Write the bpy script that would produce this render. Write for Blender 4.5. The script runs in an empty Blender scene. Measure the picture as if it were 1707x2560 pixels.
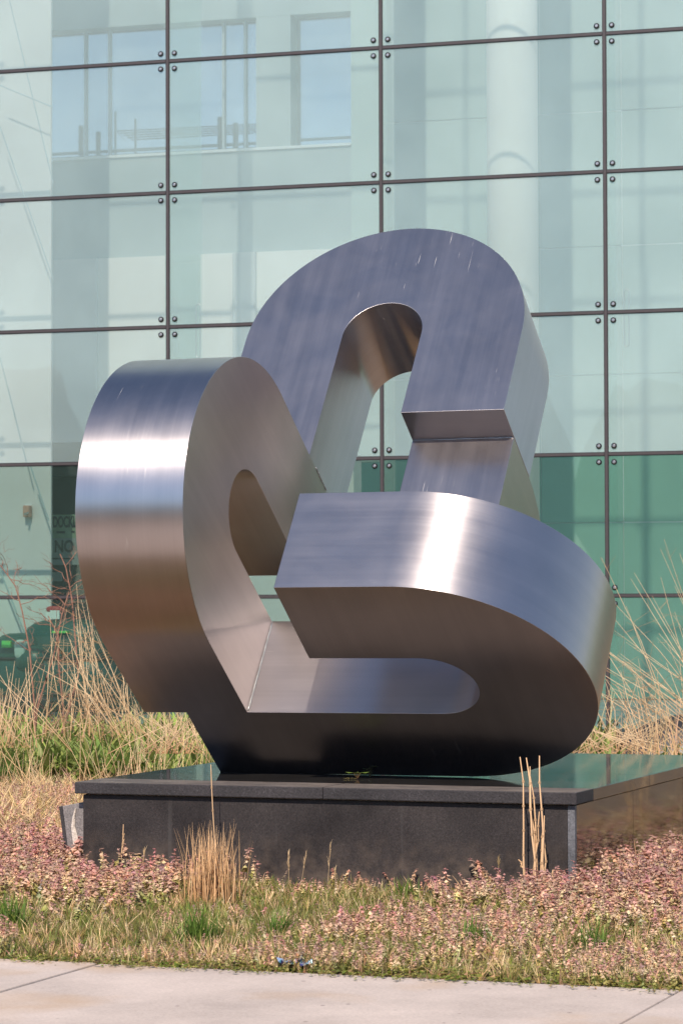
import bpy, bmesh, math, random
import numpy as np
from mathutils import Vector, Matrix

# ------------------------------------------------------------------ scene, camera, light
scene = bpy.context.scene
COL = scene.collection
random.seed(7)
rng = np.random.default_rng(7)

W = 0.64                      # metres per sculpture unit (width of one steel bar)
EYE = 1.57                    # camera height
F_PX, IMG_W, IMG_H = 7204.47, 1707.0, 2560.0
PITCH, ROLL = 0.0290, 0.0030

def rx(t):
    c, s = math.cos(t), math.sin(t); return np.array([[1, 0, 0], [0, c, -s], [0, s, c]])
def ry(t):
    c, s = math.cos(t), math.sin(t); return np.array([[c, 0, s], [0, 1, 0], [-s, 0, c]])
def rz(t):
    c, s = math.cos(t), math.sin(t); return np.array([[c, -s, 0], [s, c, 0], [0, 0, 1.]])

cam_data = bpy.data.cameras.new('camera')
cam = bpy.data.objects.new('camera', cam_data); COL.objects.link(cam)
right = rx(PITCH) @ np.array([math.cos(ROLL), 0, -math.sin(ROLL)])
up = rx(PITCH) @ np.array([math.sin(ROLL), 0, math.cos(ROLL)])
fwd = rx(PITCH) @ np.array([0, 1., 0])
M = Matrix.Identity(4)
for i in range(3):
    M[i][0], M[i][1], M[i][2] = right[i], up[i], -fwd[i]
M[2][3] = EYE
cam.matrix_world = M
cam_data.sensor_fit = 'HORIZONTAL'; cam_data.sensor_width = 36.0
cam_data.lens = 36.0 * F_PX / IMG_W
cam_data.clip_start = 0.5; cam_data.clip_end = 2000
cam_data.dof.use_dof = True; cam_data.dof.focus_distance = 16.2; cam_data.dof.aperture_fstop = 13
scene.camera = cam

SUN_DIR = Vector((-0.110, -0.734, 0.6705)).normalized()      # towards the sun
world = bpy.data.worlds.new('World'); scene.world = world; world.use_nodes = True
nt = world.node_tree; nt.nodes.clear()
sky = nt.nodes.new('ShaderNodeTexSky'); sky.sky_type = 'NISHITA'; sky.sun_disc = False
sky.sun_elevation = math.radians(42.1); sky.sun_rotation = math.radians(188.5)
sky.air_density = 0.85; sky.dust_density = 0.15; sky.ozone_density = 3.0
bg = nt.nodes.new('ShaderNodeBackground'); bg.inputs[1].default_value = 0.14
wo = nt.nodes.new('ShaderNodeOutputWorld')
nt.links.new(sky.outputs[0], bg.inputs[0]); nt.links.new(bg.outputs[0], wo.inputs[0])
sd = bpy.data.lights.new('sun', 'SUN'); sd.energy = 4.9; sd.angle = math.radians(0.53); sd.color = (1.0, 0.90, 0.79)
sun = bpy.data.objects.new('sun', sd); COL.objects.link(sun)
sun.rotation_euler = SUN_DIR.to_track_quat('Z', 'Y').to_euler()
scene.view_settings.view_transform = 'Standard'; scene.view_settings.look = 'None'
scene.view_settings.exposure = 0.42; scene.view_settings.gamma = 1.0
scene.view_settings.use_curve_mapping = False
scene.cycles.transparent_max_bounces = 24
scene.cycles.max_bounces = 10; scene.cycles.glossy_bounces = 6

# ------------------------------------------------------------------ frames
def ray(u, v):
    x, z = (u - IMG_W/2)/F_PX, -(v - IMG_H/2)/F_PX
    c, s = math.cos(ROLL), math.sin(ROLL)
    return rx(PITCH) @ np.array([x*c + z*s, 1.0, -x*s + z*c])
def at_z(u, v, z=0.0):                       # photo pixel -> point of the horizontal plane at height z
    d = ray(u, v); k = (z-EYE)/d[2]; return Vector((d[0]*k, d[1]*k, z))
def at_y(u, v, y):                           # photo pixel -> point at distance y
    d = ray(u, v)/1.0; k = y/d[1]; return Vector((d[0]*k, y, EYE + d[2]*k))
FTH = -0.3087
FO = np.array([0.0, 30.72]); FU = np.array([math.cos(FTH), math.sin(FTH)]); FN = np.array([-math.sin(FTH), math.cos(FTH)])
def fac(u, n, z):                            # facade frame: along, inwards, height
    p = FO + FU*u + FN*n; return Vector((p[0], p[1], z))
def at_fac(px, py, n):                       # photo pixel -> (u, z) on the plane n metres behind the glass
    d = ray(px, py); k = (FO@FN + n)/(d[:2]@FN); p = d[:2]*k
    return float((p-FO)@FU), float(EYE + d[2]*k)
PTH = -0.3506
PU = np.array([math.cos(PTH), math.sin(PTH)]); PN = np.array([-math.sin(PTH), math.cos(PTH)])
PZ = EYE - 1.6069*W
PO = np.array([-2.3155, 24.9738])*W
def pl(u, n, z):                             # plinth frame: along the front, away from the viewer, height
    p = PO + PU*u + PN*n; return Vector((p[0], p[1], z))
def to_pl(x, y):
    q = np.stack([np.asarray(x)-PO[0], np.asarray(y)-PO[1]], -1); return q@PU, q@PN

# ------------------------------------------------------------------ object helpers
def tag(o, label=None, cat=None, group=None, kind=None):
    if label: o['label'] = label
    if cat: o['category'] = cat
    if group: o['group'] = group
    if kind: o['kind'] = kind
    return o
def empty(name, loc, label, cat, group=None):
    o = bpy.data.objects.new(name, None); COL.objects.link(o); o.location = loc
    o.empty_display_size = 0.1
    return tag(o, label, cat, group)
def link(name, me, mat, parent=None):
    o = bpy.data.objects.new(name, me); COL.objects.link(o)
    if mat is not None and not me.materials: me.materials.append(mat)
    if parent is not None:
        o.parent = parent
        o.matrix_parent_inverse = Matrix.Translation(-Vector(parent_world(parent)))
    return o
def parent_world(p):
    loc = Vector(p.location)
    while p.parent is not None:
        # children keep world coordinates: undo handled by the parent's own inverse
        return Vector((0, 0, 0)) if p.type == 'MESH' else loc
    return loc if p.type == 'EMPTY' else Vector(p.location)
class MB:                                    # collects shapes of ONE mesh
    def __init__(s): s.v, s.f = [], []
    def add(s, vs, fs):
        o = len(s.v); s.v += [tuple(v) for v in vs]; s.f += [tuple(i+o for i in f) for f in fs]; return s
    def box(s, fn, u0, u1, n0, n1, z0, z1):
        vs = [fn(u, n, z) for z in (z0, z1) for n in (n0, n1) for u in (u0, u1)]
        return s.add(vs, [(0, 2, 3, 1), (4, 5, 7, 6), (0, 1, 5, 4), (2, 6, 7, 3), (0, 4, 6, 2), (1, 3, 7, 5)])
    def tube(s, pts, rad, sides=6, caps=True):
        pts = [Vector(p) for p in pts]; n = len(pts)
        if not hasattr(rad, '__len__'): rad = [rad]*n
        rings = []
        for i, p in enumerate(pts):
            t = (pts[min(i+1, n-1)] - pts[max(i-1, 0)]).normalized()
            a = Vector((0, 0, 1)) if abs(t.z) < .9 else Vector((1, 0, 0))
            e1 = t.cross(a).normalized(); e2 = t.cross(e1)
            rings.append([p + (e1*math.cos(2*math.pi*k/sides) + e2*math.sin(2*math.pi*k/sides))*rad[i] for k in range(sides)])
        vs = [v for r in rings for v in r]; fs = []
        for i in range(n-1):
            for k in range(sides):
                k2 = (k+1) % sides
                fs.append((i*sides+k, i*sides+k2, (i+1)*sides+k2, (i+1)*sides+k))
        if caps: fs += [tuple(range(sides)), tuple(reversed(range((n-1)*sides, n*sides)))]
        return s.add(vs, fs)
    def build(s, name, mat, parent=None, smooth=False, bevel=0):
        me = bpy.data.meshes.new(name); me.from_pydata(s.v, [], s.f)
        bm = bmesh.new(); bm.from_mesh(me); bmesh.ops.recalc_face_normals(bm, faces=bm.faces); bm.to_mesh(me); bm.free()
        if smooth: me.polygons.foreach_set('use_smooth', [True]*len(me.polygons))
        o = link(name, me, mat, parent)
        if bevel:
            m = o.modifiers.new('bevel', 'BEVEL'); m.width = bevel; m.segments = 2; m.limit_method = 'ANGLE'
        return o
def fbox(name, mat, u0, u1, n0, n1, z0, z1, parent=None, bevel=0):
    return MB().box(fac, u0, u1, n0, n1, z0, z1).build(name, mat, parent, bevel=bevel)

# ------------------------------------------------------------------ materials
def new_mat(name):
    m = bpy.data.materials.new(name); m.use_nodes = True; t = m.node_tree; t.nodes.clear()
    out = t.nodes.new('ShaderNodeOutputMaterial'); return m, t, out
def nd(t, kind, **kw):
    n = t.nodes.new(kind)
    for k, v in kw.items():
        if k in n.inputs: n.inputs[k].default_value = v
        else: setattr(n, k, v)
    return n
def principled(name, col, rough=.5, metal=0, noise=0, nscale=20, bump=0, bscale=200, spec=.5, stretch=None):
    m, t, out = new_mat(name); b = nd(t, 'ShaderNodeBsdfPrincipled')
    b.inputs['Base Color'].default_value = (*col, 1); b.inputs['Roughness'].default_value = rough
    b.inputs['Metallic'].default_value = metal; b.inputs['Specular IOR Level'].default_value = spec
    tc = nd(t, 'ShaderNodeTexCoord'); vec = tc.outputs['Object']
    if stretch:
        mp = nd(t, 'ShaderNodeMapping'); mp.inputs['Scale'].default_value = stretch; t.links.new(vec, mp.inputs[0]); vec = mp.outputs[0]
    if noise:
        n = nd(t, 'ShaderNodeTexNoise', Scale=nscale, Detail=6.0); t.links.new(vec, n.inputs['Vector'])
        r = nd(t, 'ShaderNodeMapRange'); t.links.new(n.outputs[0], r.inputs[0])
        r.inputs[1].default_value = .25; r.inputs[2].default_value = .75; r.inputs[3].default_value = 1-noise; r.inputs[4].default_value = 1+noise
        mx = nd(t, 'ShaderNodeMix', data_type='RGBA', blend_type='MULTIPLY'); mx.inputs['Factor'].default_value = 1
        mx.inputs['A'].default_value = (*col, 1); t.links.new(r.outputs[0], mx.inputs['B']); t.links.new(mx.outputs['Result'], b.inputs['Base Color'])
    if bump:
        n2 = nd(t, 'ShaderNodeTexNoise', Scale=bscale, Detail=4.0); t.links.new(vec, n2.inputs['Vector'])
        bp = nd(t, 'ShaderNodeBump', Strength=bump, Distance=.01); t.links.new(n2.outputs[0], bp.inputs['Height']); t.links.new(bp.outputs[0], b.inputs['Normal'])
    t.links.new(b.outputs[0], out.inputs[0]); return m

def steel_material():
    m, t, out = new_mat('brushed_stainless_steel'); b = nd(t, 'ShaderNodeBsdfPrincipled')
    b.inputs['Metallic'].default_value = 1.0
    uv = nd(t, 'ShaderNodeUVMap', uv_map='UVMap')
    def streak(su, sv, detail):
        mp = nd(t, 'ShaderNodeMapping'); mp.inputs['Scale'].default_value = (su, sv, 1)
        t.links.new(uv.outputs[0], mp.inputs[0])
        n = nd(t, 'ShaderNodeTexNoise', Scale=1.0, Detail=detail, Roughness=.6); t.links.new(mp.outputs[0], n.inputs['Vector']); return n.outputs[0]
    s1 = streak(.7, 80, 4.0); s2 = streak(.5, 11, 3.0)
    tc = nd(t, 'ShaderNodeTexCoord')
    blot = nd(t, 'ShaderNodeTexNoise', Scale=2.6, Detail=5.0, Roughness=.55); t.links.new(tc.outputs['Object'], blot.inputs['Vector'])
    def mr(src, a, b_, c, d):
        r = nd(t, 'ShaderNodeMapRange'); t.links.new(src, r.inputs[0])
        for i, x in enumerate((a, b_, c, d)): r.inputs[i+1].default_value = x
        return r.outputs[0]
    def math_(op, a, b_):
        n = nd(t, 'ShaderNodeMath', operation=op)
        for i, x in enumerate((a, b_)):
            if isinstance(x, (int, float)): n.inputs[i].default_value = x
            else: t.links.new(x, n.inputs[i])
        return n.outputs[0]
    val = math_('ADD', math_('ADD', mr(s1, .3, .7, -.02, .02), mr(s2, .3, .7, -.045, .045)), mr(blot.outputs[0], .3, .7, .94, 1.06))
    mx = nd(t, 'ShaderNodeMix', data_type='RGBA', blend_type='MULTIPLY'); mx.inputs['Factor'].default_value = 1
    mx.inputs['A'].default_value = (.475, .425, .41, 1); t.links.new(val, mx.inputs['B'])
    # scratches and droppings: sparse pale flecks drawn out along the brushing
    mp = nd(t, 'ShaderNodeMapping'); mp.inputs['Scale'].default_value = (4, 150, 1); t.links.new(uv.outputs[0], mp.inputs[0])
    fl = nd(t, 'ShaderNodeTexNoise', Scale=1.0, Detail=2.0); t.links.new(mp.outputs[0], fl.inputs['Vector'])
    gate = nd(t, 'ShaderNodeTexNoise', Scale=3.1, Detail=1.0); t.links.new(tc.outputs['Object'], gate.inputs['Vector'])
    fk = math_('MULTIPLY', mr(fl.outputs[0], .69, .75, 0, .55), mr(gate.outputs[0], .56, .64, 0, 1))
    t.links.new(mx.outputs['Result'], b.inputs['Base Color'])
    rg = math_('ADD', mr(s1, .3, .7, -.015, .015), mr(blot.outputs[0], .3, .7, .32, .36))
    t.links.new(rg, b.inputs['Roughness'])
    b.inputs['Anisotropic'].default_value = .86; b.inputs['Anisotropic Rotation'].default_value = .25
    hz = nd(t, 'ShaderNodeBsdfPrincipled'); hz.inputs['Metallic'].default_value = 1.0; hz.inputs['Roughness'].default_value = .50   # weathered haze
    hz.inputs['Anisotropic'].default_value = .5; hz.inputs['Anisotropic Rotation'].default_value = .25
    t.links.new(mx.outputs['Result'], hz.inputs['Base Color'])
    tg = nd(t, 'ShaderNodeTangent', direction_type='UV_MAP', uv_map='UVMap'); t.links.new(tg.outputs[0], b.inputs['Tangent']); t.links.new(tg.outputs[0], hz.inputs['Tangent'])
    cl = nd(t, 'ShaderNodeTexNoise', Scale=3.4, Detail=6.0, Roughness=.6, Distortion=.6); t.links.new(tc.outputs['Object'], cl.inputs['Vector'])
    ge = nd(t, 'ShaderNodeNewGeometry'); sx = nd(t, 'ShaderNodeSeparateXYZ'); t.links.new(ge.outputs['Normal'], sx.inputs[0])
    hf = math_('ADD', mr(cl.outputs[0], .32, .68, .14, .27), mr(s2, .3, .7, -.05, .05))
    hf = math_('MULTIPLY', hf, mr(sx.outputs[2], -.3, .45, .22, 1.0))      # rough lobe cut back on downward faces to darken the undersides
    ms = nd(t, 'ShaderNodeMixShader'); t.links.new(hf, ms.inputs[0]); t.links.new(b.outputs[0], ms.inputs[1]); t.links.new(hz.outputs[0], ms.inputs[2])
    dp = nd(t, 'ShaderNodeBsdfDiffuse'); dp.inputs[0].default_value = (.75, .70, .64, 1)      # droppings and dried runs
    m3 = nd(t, 'ShaderNodeMixShader'); t.links.new(fk, m3.inputs[0]); t.links.new(ms.outputs[0], m3.inputs[1]); t.links.new(dp.outputs[0], m3.inputs[2])
    t.links.new(m3.outputs[0], out.inputs[0]); return m

def granite(name, col, rough, streaks=False, bump=.0, spec=.5, fleck=.5, dust=0):
    m, t, out = new_mat(name); b = nd(t, 'ShaderNodeBsdfPrincipled'); b.inputs['Specular IOR Level'].default_value = spec
    tc = nd(t, 'ShaderNodeTexCoord')
    n = nd(t, 'ShaderNodeTexNoise', Scale=95.0, Detail=4.0, Roughness=.75); t.links.new(tc.outputs['Object'], n.inputs['Vector'])
    rmp = nd(t, 'ShaderNodeValToRGB'); t.links.new(n.outputs[0], rmp.inputs[0])
    e = rmp.color_ramp.elements
    e[0].position = .35; e[0].color = (*[c*.55 for c in col], 1)
    e[1].position = .62; e[1].color = (*[c*1.25 for c in col], 1)
    e2 = rmp.color_ramp.elements.new(.74); e2.color = (*[c + .12*fleck for c in col], 1)
    big = nd(t, 'ShaderNodeTexNoise', Scale=3.2, Detail=5.0); t.links.new(tc.outputs['Object'], big.inputs['Vector'])
    r = nd(t, 'ShaderNodeMapRange'); t.links.new(big.outputs[0], r.inputs[0])
    for i, x in enumerate((.3, .7, .72, 1.3)): r.inputs[i+1].default_value = x
    mx = nd(t, 'ShaderNodeMix', data_type='RGBA', blend_type='MULTIPLY'); mx.inputs['Factor'].default_value = 1
    t.links.new(rmp.outputs[0], mx.inputs['A']); t.links.new(r.outputs[0], mx.inputs['B']); last = mx.outputs['Result']
    if streaks:                              # water runs: thin pale vertical marks
        mp = nd(t, 'ShaderNodeMapping'); mp.inputs['Scale'].default_value = (26, 26, .7); t.links.new(tc.outputs['Object'], mp.inputs[0])
        sn = nd(t, 'ShaderNodeTexNoise', Scale=1.0, Detail=3.0); t.links.new(mp.outputs[0], sn.inputs['Vector'])
        g = nd(t, 'ShaderNodeTexNoise', Scale=1.3, Detail=1.0); t.links.new(tc.outputs['Object'], g.inputs['Vector'])
        a = nd(t, 'ShaderNodeMapRange'); t.links.new(sn.outputs[0], a.inputs[0])
        for i, x in enumerate((.62, .72, 0, .5)): a.inputs[i+1].default_value = x
        c = nd(t, 'ShaderNodeMapRange'); t.links.new(g.outputs[0], c.inputs[0])
        for i, x in enumerate((.45, .6, 0, 1)): c.inputs[i+1].default_value = x
        mu = nd(t, 'ShaderNodeMath', operation='MULTIPLY'); t.links.new(a.outputs[0], mu.inputs[0]); t.links.new(c.outputs[0], mu.inputs[1])
        m2 = nd(t, 'ShaderNodeMix', data_type='RGBA'); t.links.new(mu.outputs[0], m2.inputs['Factor']); t.links.new(last, m2.inputs['A'])
        m2.inputs['B'].default_value = (.058, .052, .05, 1); last = m2.outputs['Result']
    if streaks:                              # soil splashed up along the foot of the stone
        ps = nd(t, 'ShaderNodeSeparateXYZ'); t.links.new(tc.outputs['Object'], ps.inputs[0])
        sn2 = nd(t, 'ShaderNodeTexNoise', Scale=14.0, Detail=5.0); t.links.new(tc.outputs['Object'], sn2.inputs['Vector'])
        a = nd(t, 'ShaderNodeMapRange'); t.links.new(ps.outputs[2], a.inputs[0])
        for i, x in enumerate((.30, .02, 0, .8)): a.inputs[i+1].default_value = x
        c = nd(t, 'ShaderNodeMapRange'); t.links.new(sn2.outputs[0], c.inputs[0])
        for i, x in enumerate((.4, .7, .1, 1)): c.inputs[i+1].default_value = x
        mu = nd(t, 'ShaderNodeMath', operation='MULTIPLY'); t.links.new(a.outputs[0], mu.inputs[0]); t.links.new(c.outputs[0], mu.inputs[1])
        m2 = nd(t, 'ShaderNodeMix', data_type='RGBA'); t.links.new(mu.outputs[0], m2.inputs['Factor']); t.links.new(last, m2.inputs['A'])
        m2.inputs['B'].default_value = (.11, .08, .06, 1); last = m2.outputs['Result']
    if dust:                                 # settled dust lies on the level faces only
        ge = nd(t, 'ShaderNodeNewGeometry'); sx = nd(t, 'ShaderNodeSeparateXYZ'); t.links.new(ge.outputs['True Normal'], sx.inputs[0])
        dn = nd(t, 'ShaderNodeTexNoise', Scale=5.0, Detail=6.0, Roughness=.65); t.links.new(tc.outputs['Object'], dn.inputs['Vector'])
        a = nd(t, 'ShaderNodeMapRange'); t.links.new(sx.outputs[2], a.inputs[0])
        for i, x in enumerate((.9, .99, 0, dust)): a.inputs[i+1].default_value = x
        c = nd(t, 'ShaderNodeMapRange'); t.links.new(dn.outputs[0], c.inputs[0])
        for i, x in enumerate((.3, .65, .25, 1)): c.inputs[i+1].default_value = x
        mu = nd(t, 'ShaderNodeMath', operation='MULTIPLY'); t.links.new(a.outputs[0], mu.inputs[0]); t.links.new(c.outputs[0], mu.inputs[1])
        m2 = nd(t, 'ShaderNodeMix', data_type='RGBA'); t.links.new(mu.outputs[0], m2.inputs['Factor']); t.links.new(last, m2.inputs['A'])
        m2.inputs['B'].default_value = (.36, .29, .24, 1); last = m2.outputs['Result']
    t.links.new(last, b.inputs['Base Color'])
    r2 = nd(t, 'ShaderNodeMapRange'); t.links.new(big.outputs[0], r2.inputs[0])
    for i, x in enumerate((.3, .7, rough*.8, rough*1.3)): r2.inputs[i+1].default_value = x
    t.links.new(r2.outputs[0], b.inputs['Roughness'])
    if bump:
        bp = nd(t, 'ShaderNodeBump', Strength=bump, Distance=.004); t.links.new(n.outputs[0], bp.inputs['Height']); t.links.new(bp.outputs[0], b.inputs['Normal'])
    t.links.new(b.outputs[0], out.inputs[0]); return m

def glass_material(name, tint, veil, veil_col, gloss):
    m, t, out = new_mat(name)
    tr = nd(t, 'ShaderNodeBsdfTransparent'); tr.inputs[0].default_value = (*tint, 1)
    gl = nd(t, 'ShaderNodeBsdfGlossy'); gl.inputs['Roughness'].default_value = .01; gl.inputs[0].default_value = (.9, .97, .95, 1)
    fr = nd(t, 'ShaderNodeFresnel', IOR=1.5)
    mu = nd(t, 'ShaderNodeMath', operation='MULTIPLY'); t.links.new(fr.outputs[0], mu.inputs[0]); mu.inputs[1].default_value = gloss
    m1 = nd(t, 'ShaderNodeMixShader'); t.links.new(mu.outputs[0], m1.inputs[0]); t.links.new(tr.outputs[0], m1.inputs[1]); t.links.new(gl.outputs[0], m1.inputs[2])
    df = nd(t, 'ShaderNodeBsdfDiffuse'); df.inputs[0].default_value = (*veil_col, 1)  # pale diffuse veil painted over the pane in place of reflected haze
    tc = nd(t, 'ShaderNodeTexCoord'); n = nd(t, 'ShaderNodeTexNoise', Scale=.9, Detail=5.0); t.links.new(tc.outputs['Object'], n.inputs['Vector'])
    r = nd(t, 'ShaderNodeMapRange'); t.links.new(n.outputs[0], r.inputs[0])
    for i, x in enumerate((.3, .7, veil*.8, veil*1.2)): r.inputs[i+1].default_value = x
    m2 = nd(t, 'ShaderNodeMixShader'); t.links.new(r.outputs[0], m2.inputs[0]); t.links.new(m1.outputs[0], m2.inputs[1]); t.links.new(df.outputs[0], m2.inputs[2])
    t.links.new(m2.outputs[0], out.inputs[0]); return m

def leaf_material(name, rough=.6, trans=.35):
    m, t, out = new_mat(name)
    at = nd(t, 'ShaderNodeAttribute', attribute_name='Col')
    b = nd(t, 'ShaderNodeBsdfPrincipled'); b.inputs['Roughness'].default_value = rough; b.inputs['Specular IOR Level'].default_value = .25
    tr = nd(t, 'ShaderNodeBsdfTranslucent')
    t.links.new(at.outputs[0], b.inputs['Base Color']); t.links.new(at.outputs[0], tr.inputs[0])
    mx = nd(t, 'ShaderNodeMixShader'); mx.inputs[0].default_value = trans
    t.links.new(b.outputs[0], mx.inputs[1]); t.links.new(tr.outputs[0], mx.inputs[2]); t.links.new(mx.outputs[0], out.inputs[0]); return m

def concrete_material():
    m, t, out = new_mat('concrete_paving'); b = nd(t, 'ShaderNodeBsdfPrincipled'); b.inputs['Roughness'].default_value = .85
    b.inputs['Specular IOR Level'].default_value = .2
    tc = nd(t, 'ShaderNodeTexCoord'); vec = tc.outputs['Object']
    a = nd(t, 'ShaderNodeTexNoise', Scale=1.6, Detail=8.0, Roughness=.65); t.links.new(vec, a.inputs['Vector'])
    f = nd(t, 'ShaderNodeTexNoise', Scale=70.0, Detail=6.0, Roughness=.7); t.links.new(vec, f.inputs['Vector'])
    rust = nd(t, 'ShaderNodeTexNoise', Scale=1.1, Detail=4.0); t.links.new(vec, rust.inputs['Vector'])
    r1 = nd(t, 'ShaderNodeMapRange'); t.links.new(a.outputs[0], r1.inputs[0])
    for i, x in enumerate((.3, .7, .80, 1.12)): r1.inputs[i+1].default_value = x
    r2 = nd(t, 'ShaderNodeMapRange'); t.links.new(f.outputs[0], r2.inputs[0])
    for i, x in enumerate((.3, .7, .84, 1.12)): r2.inputs[i+1].default_value = x
    mu = nd(t, 'ShaderNodeMath', operation='MULTIPLY'); t.links.new(r1.outputs[0], mu.inputs[0]); t.links.new(r2.outputs[0], mu.inputs[1])
    mx = nd(t, 'ShaderNodeMix', data_type='RGBA', blend_type='MULTIPLY'); mx.inputs['Factor'].default_value = 1
    mx.inputs['A'].default_value = (.495, .405, .35, 1); t.links.new(mu.outputs[0], mx.inputs['B'])
    r3 = nd(t, 'ShaderNodeMapRange'); t.links.new(rust.outputs[0], r3.inputs[0])
    for i, x in enumerate((.56, .70, 0, .5)): r3.inputs[i+1].default_value = x
    m2 = nd(t, 'ShaderNodeMix', data_type='RGBA'); t.links.new(r3.outputs[0], m2.inputs['Factor']); t.links.new(mx.outputs['Result'], m2.inputs['A'])
    m2.inputs['B'].default_value = (.42, .27, .15, 1)
    sp = nd(t, 'ShaderNodeTexVoronoi', Scale=5.0); t.links.new(vec, sp.inputs['Vector'])
    r4 = nd(t, 'ShaderNodeMapRange'); t.links.new(sp.outputs['Distance'], r4.inputs[0])
    for i, x in enumerate((.035, .06, .8, 0)): r4.inputs[i+1].default_value = x
    m3 = nd(t, 'ShaderNodeMix', data_type='RGBA'); t.links.new(r4.outputs[0], m3.inputs['Factor']); t.links.new(m2.outputs['Result'], m3.inputs['A'])
    m3.inputs['B'].default_value = (.17, .13, .12, 1)
    t.links.new(m3.outputs['Result'], b.inputs['Base Color'])
    bp = nd(t, 'ShaderNodeBump', Strength=.25, Distance=.004); t.links.new(f.outputs[0], bp.inputs['Height']); t.links.new(bp.outputs[0], b.inputs['Normal'])
    t.links.new(b.outputs[0], out.inputs[0]); return m

STEEL = steel_material()
GRAN_TOP = granite('polished_dark_granite', (.028, .027, .027), .05, spec=.8, fleck=.15, dust=.05)
GRAN_SIDE = granite('polished_brown_granite', (.022, .018, .017), .06, spec=.9, fleck=.1)
GRAN_FRONT = granite('honed_dark_granite', (.026, .0208, .0202), .55, streaks=True, bump=.1, spec=.3, fleck=.22)
GRAN_CAP = granite('flamed_granite', (.034, .030, .032), .7, bump=.5, spec=.3, fleck=.5, dust=.38)
GRAN_CORNER = granite('grey_granite_edge', (.10, .10, .11), .6, bump=.4, fleck=.6)
GRAN_SLAB = granite('weathered_grey_granite', (.17, .15, .145), .6, bump=.3, fleck=.4)
MORTAR = principled('old_mortar', (.50, .43, .37), .9, noise=.3, nscale=60, bump=.6, bscale=90)
CONCRETE = concrete_material()
SOIL = principled('dry_soil', (.20, .135, .085), .95, noise=.45, nscale=9, bump=.5, bscale=60)
ASPHALT = principled('asphalt', (.05, .05, .052), .9, noise=.2, nscale=40, bump=.3)
JOINT = principled('joint_dark_bronze', (.048, .037, .037), .45, noise=.15, nscale=30)
GASKET = principled('gasket_black', (.012, .011, .013), .6)
BOLT_RING = principled('bolt_dark_metal', (.03, .03, .032), .35, metal=.6)
BOLT_CAP = principled('bolt_bright_metal', (.48, .44, .42), .35, metal=1)
GLASS_UP = glass_material('glass_upper', (.945, .965, .957), .17, (.67, .82, .785), .6)  # heavier veil paints the sky haze into the upper panes
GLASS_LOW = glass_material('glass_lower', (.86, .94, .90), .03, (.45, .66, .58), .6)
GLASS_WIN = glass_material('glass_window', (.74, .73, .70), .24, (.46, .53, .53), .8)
GLASS_FIN = glass_material('glass_fin', (.965, .985, .98), .006, (.4, .66, .62), .5)
WHITE = principled('white_plaster', (.64, .62, .585), .7, noise=.03, nscale=3)
BRIGHT = principled('bright_white_plaster', (.80, .78, .72), .7, noise=.03, nscale=3)
OFFWHITE = principled('grey_plaster', (.52, .55, .55), .7, noise=.05, nscale=2)
GREY_TEAL = principled('grey_teal_panel', (.38, .45, .44), .6, noise=.05, nscale=2)
GREEN_PANEL = principled('green_panel', (.27, .47, .37), .5, noise=.05, nscale=1.5)
PALE_TEAL = principled('pale_teal_panel', (.42, .52, .475), .55, noise=.04, nscale=1.5)
SEAM = principled('panel_seam', (.70, .74, .72), .5)
RING = principled('column_ring_paint', (.40, .50, .52), .6)
RAIL = principled('railing_grey', (.42, .48, .48), .5)
RECESS_SHADE = principled('recess_shade', (.022, .026, .026), .35, noise=.2, nscale=5)
FLOOR_IN = principled('interior_floor', (.45, .44, .42), .4, noise=.1, nscale=3)
GREEN_PLASTIC = principled('dark_green_moulded_plastic', (.012, .075, .060), .38, noise=.1, nscale=6)
BLACK_RUBBER = principled('black_rubber', (.015, .015, .017), .7)
DECAL_GREEN = principled('bright_green_decal', (.12, .62, .12), .5)
RED_PAINT = principled('red_plastic', (.42, .05, .05), .5)
PAPER = principled('white_paper', (.75, .75, .73), .8)
TERRACOTTA = principled('copper_fixture', (.52, .30, .22), .5, noise=.15, nscale=40)
STEEL_PLAIN = principled('fixture_steel', (.5, .5, .48), .4, metal=.8)
LEAF = leaf_material('leaf_tissue', .6, .42)
STRAW = leaf_material('dry_stalk_tissue', .55, .15)
BARK = principled('twig_bark', (.24, .115, .075), .8, noise=.3, nscale=30)

# ------------------------------------------------------------------ ground, paving, road
def sheet(name, mat, pts, z, kind='structure'):
    me = bpy.data.meshes.new(name); me.from_pydata([(p[0], p[1], z) for p in pts], [], [tuple(range(len(pts)))])
    return tag(link(name, me, mat), kind=kind)
sheet('ground', SOIL, [(-500, -500), (500, -500), (500, 700), (-500, 700)], -.03)
D_EDGE = (np.array([at_z(853, 2445)[0], at_z(853, 2445)[1]])-PO)@PN      # where the paving stops, plinth frame
# planted bed: gently uneven soil
nx, ny = 90, 110
bed = MB(); us = np.linspace(-9, 13, nx); ns = np.linspace(D_EDGE-.02, 17.5, ny)
vs = []
for j, n in enumerate(ns):
    for i, u in enumerate(us):
        h = .008*math.sin(u*3.1+n*1.7)+.006*math.sin(u*7.3-n*5.1)
        p = pl(u, n, (-.025 if j == 0 else 0.0 + h*min(1, (n-D_EDGE)/.4)))
        vs.append(p)
bed.add(vs, [(j*nx+i, j*nx+i+1, (j+1)*nx+i+1, (j+1)*nx+i) for j in range(ny-1) for i in range(nx-1)])
tag(bed.build('planting_bed', SOIL, smooth=True), kind='structure')

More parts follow.
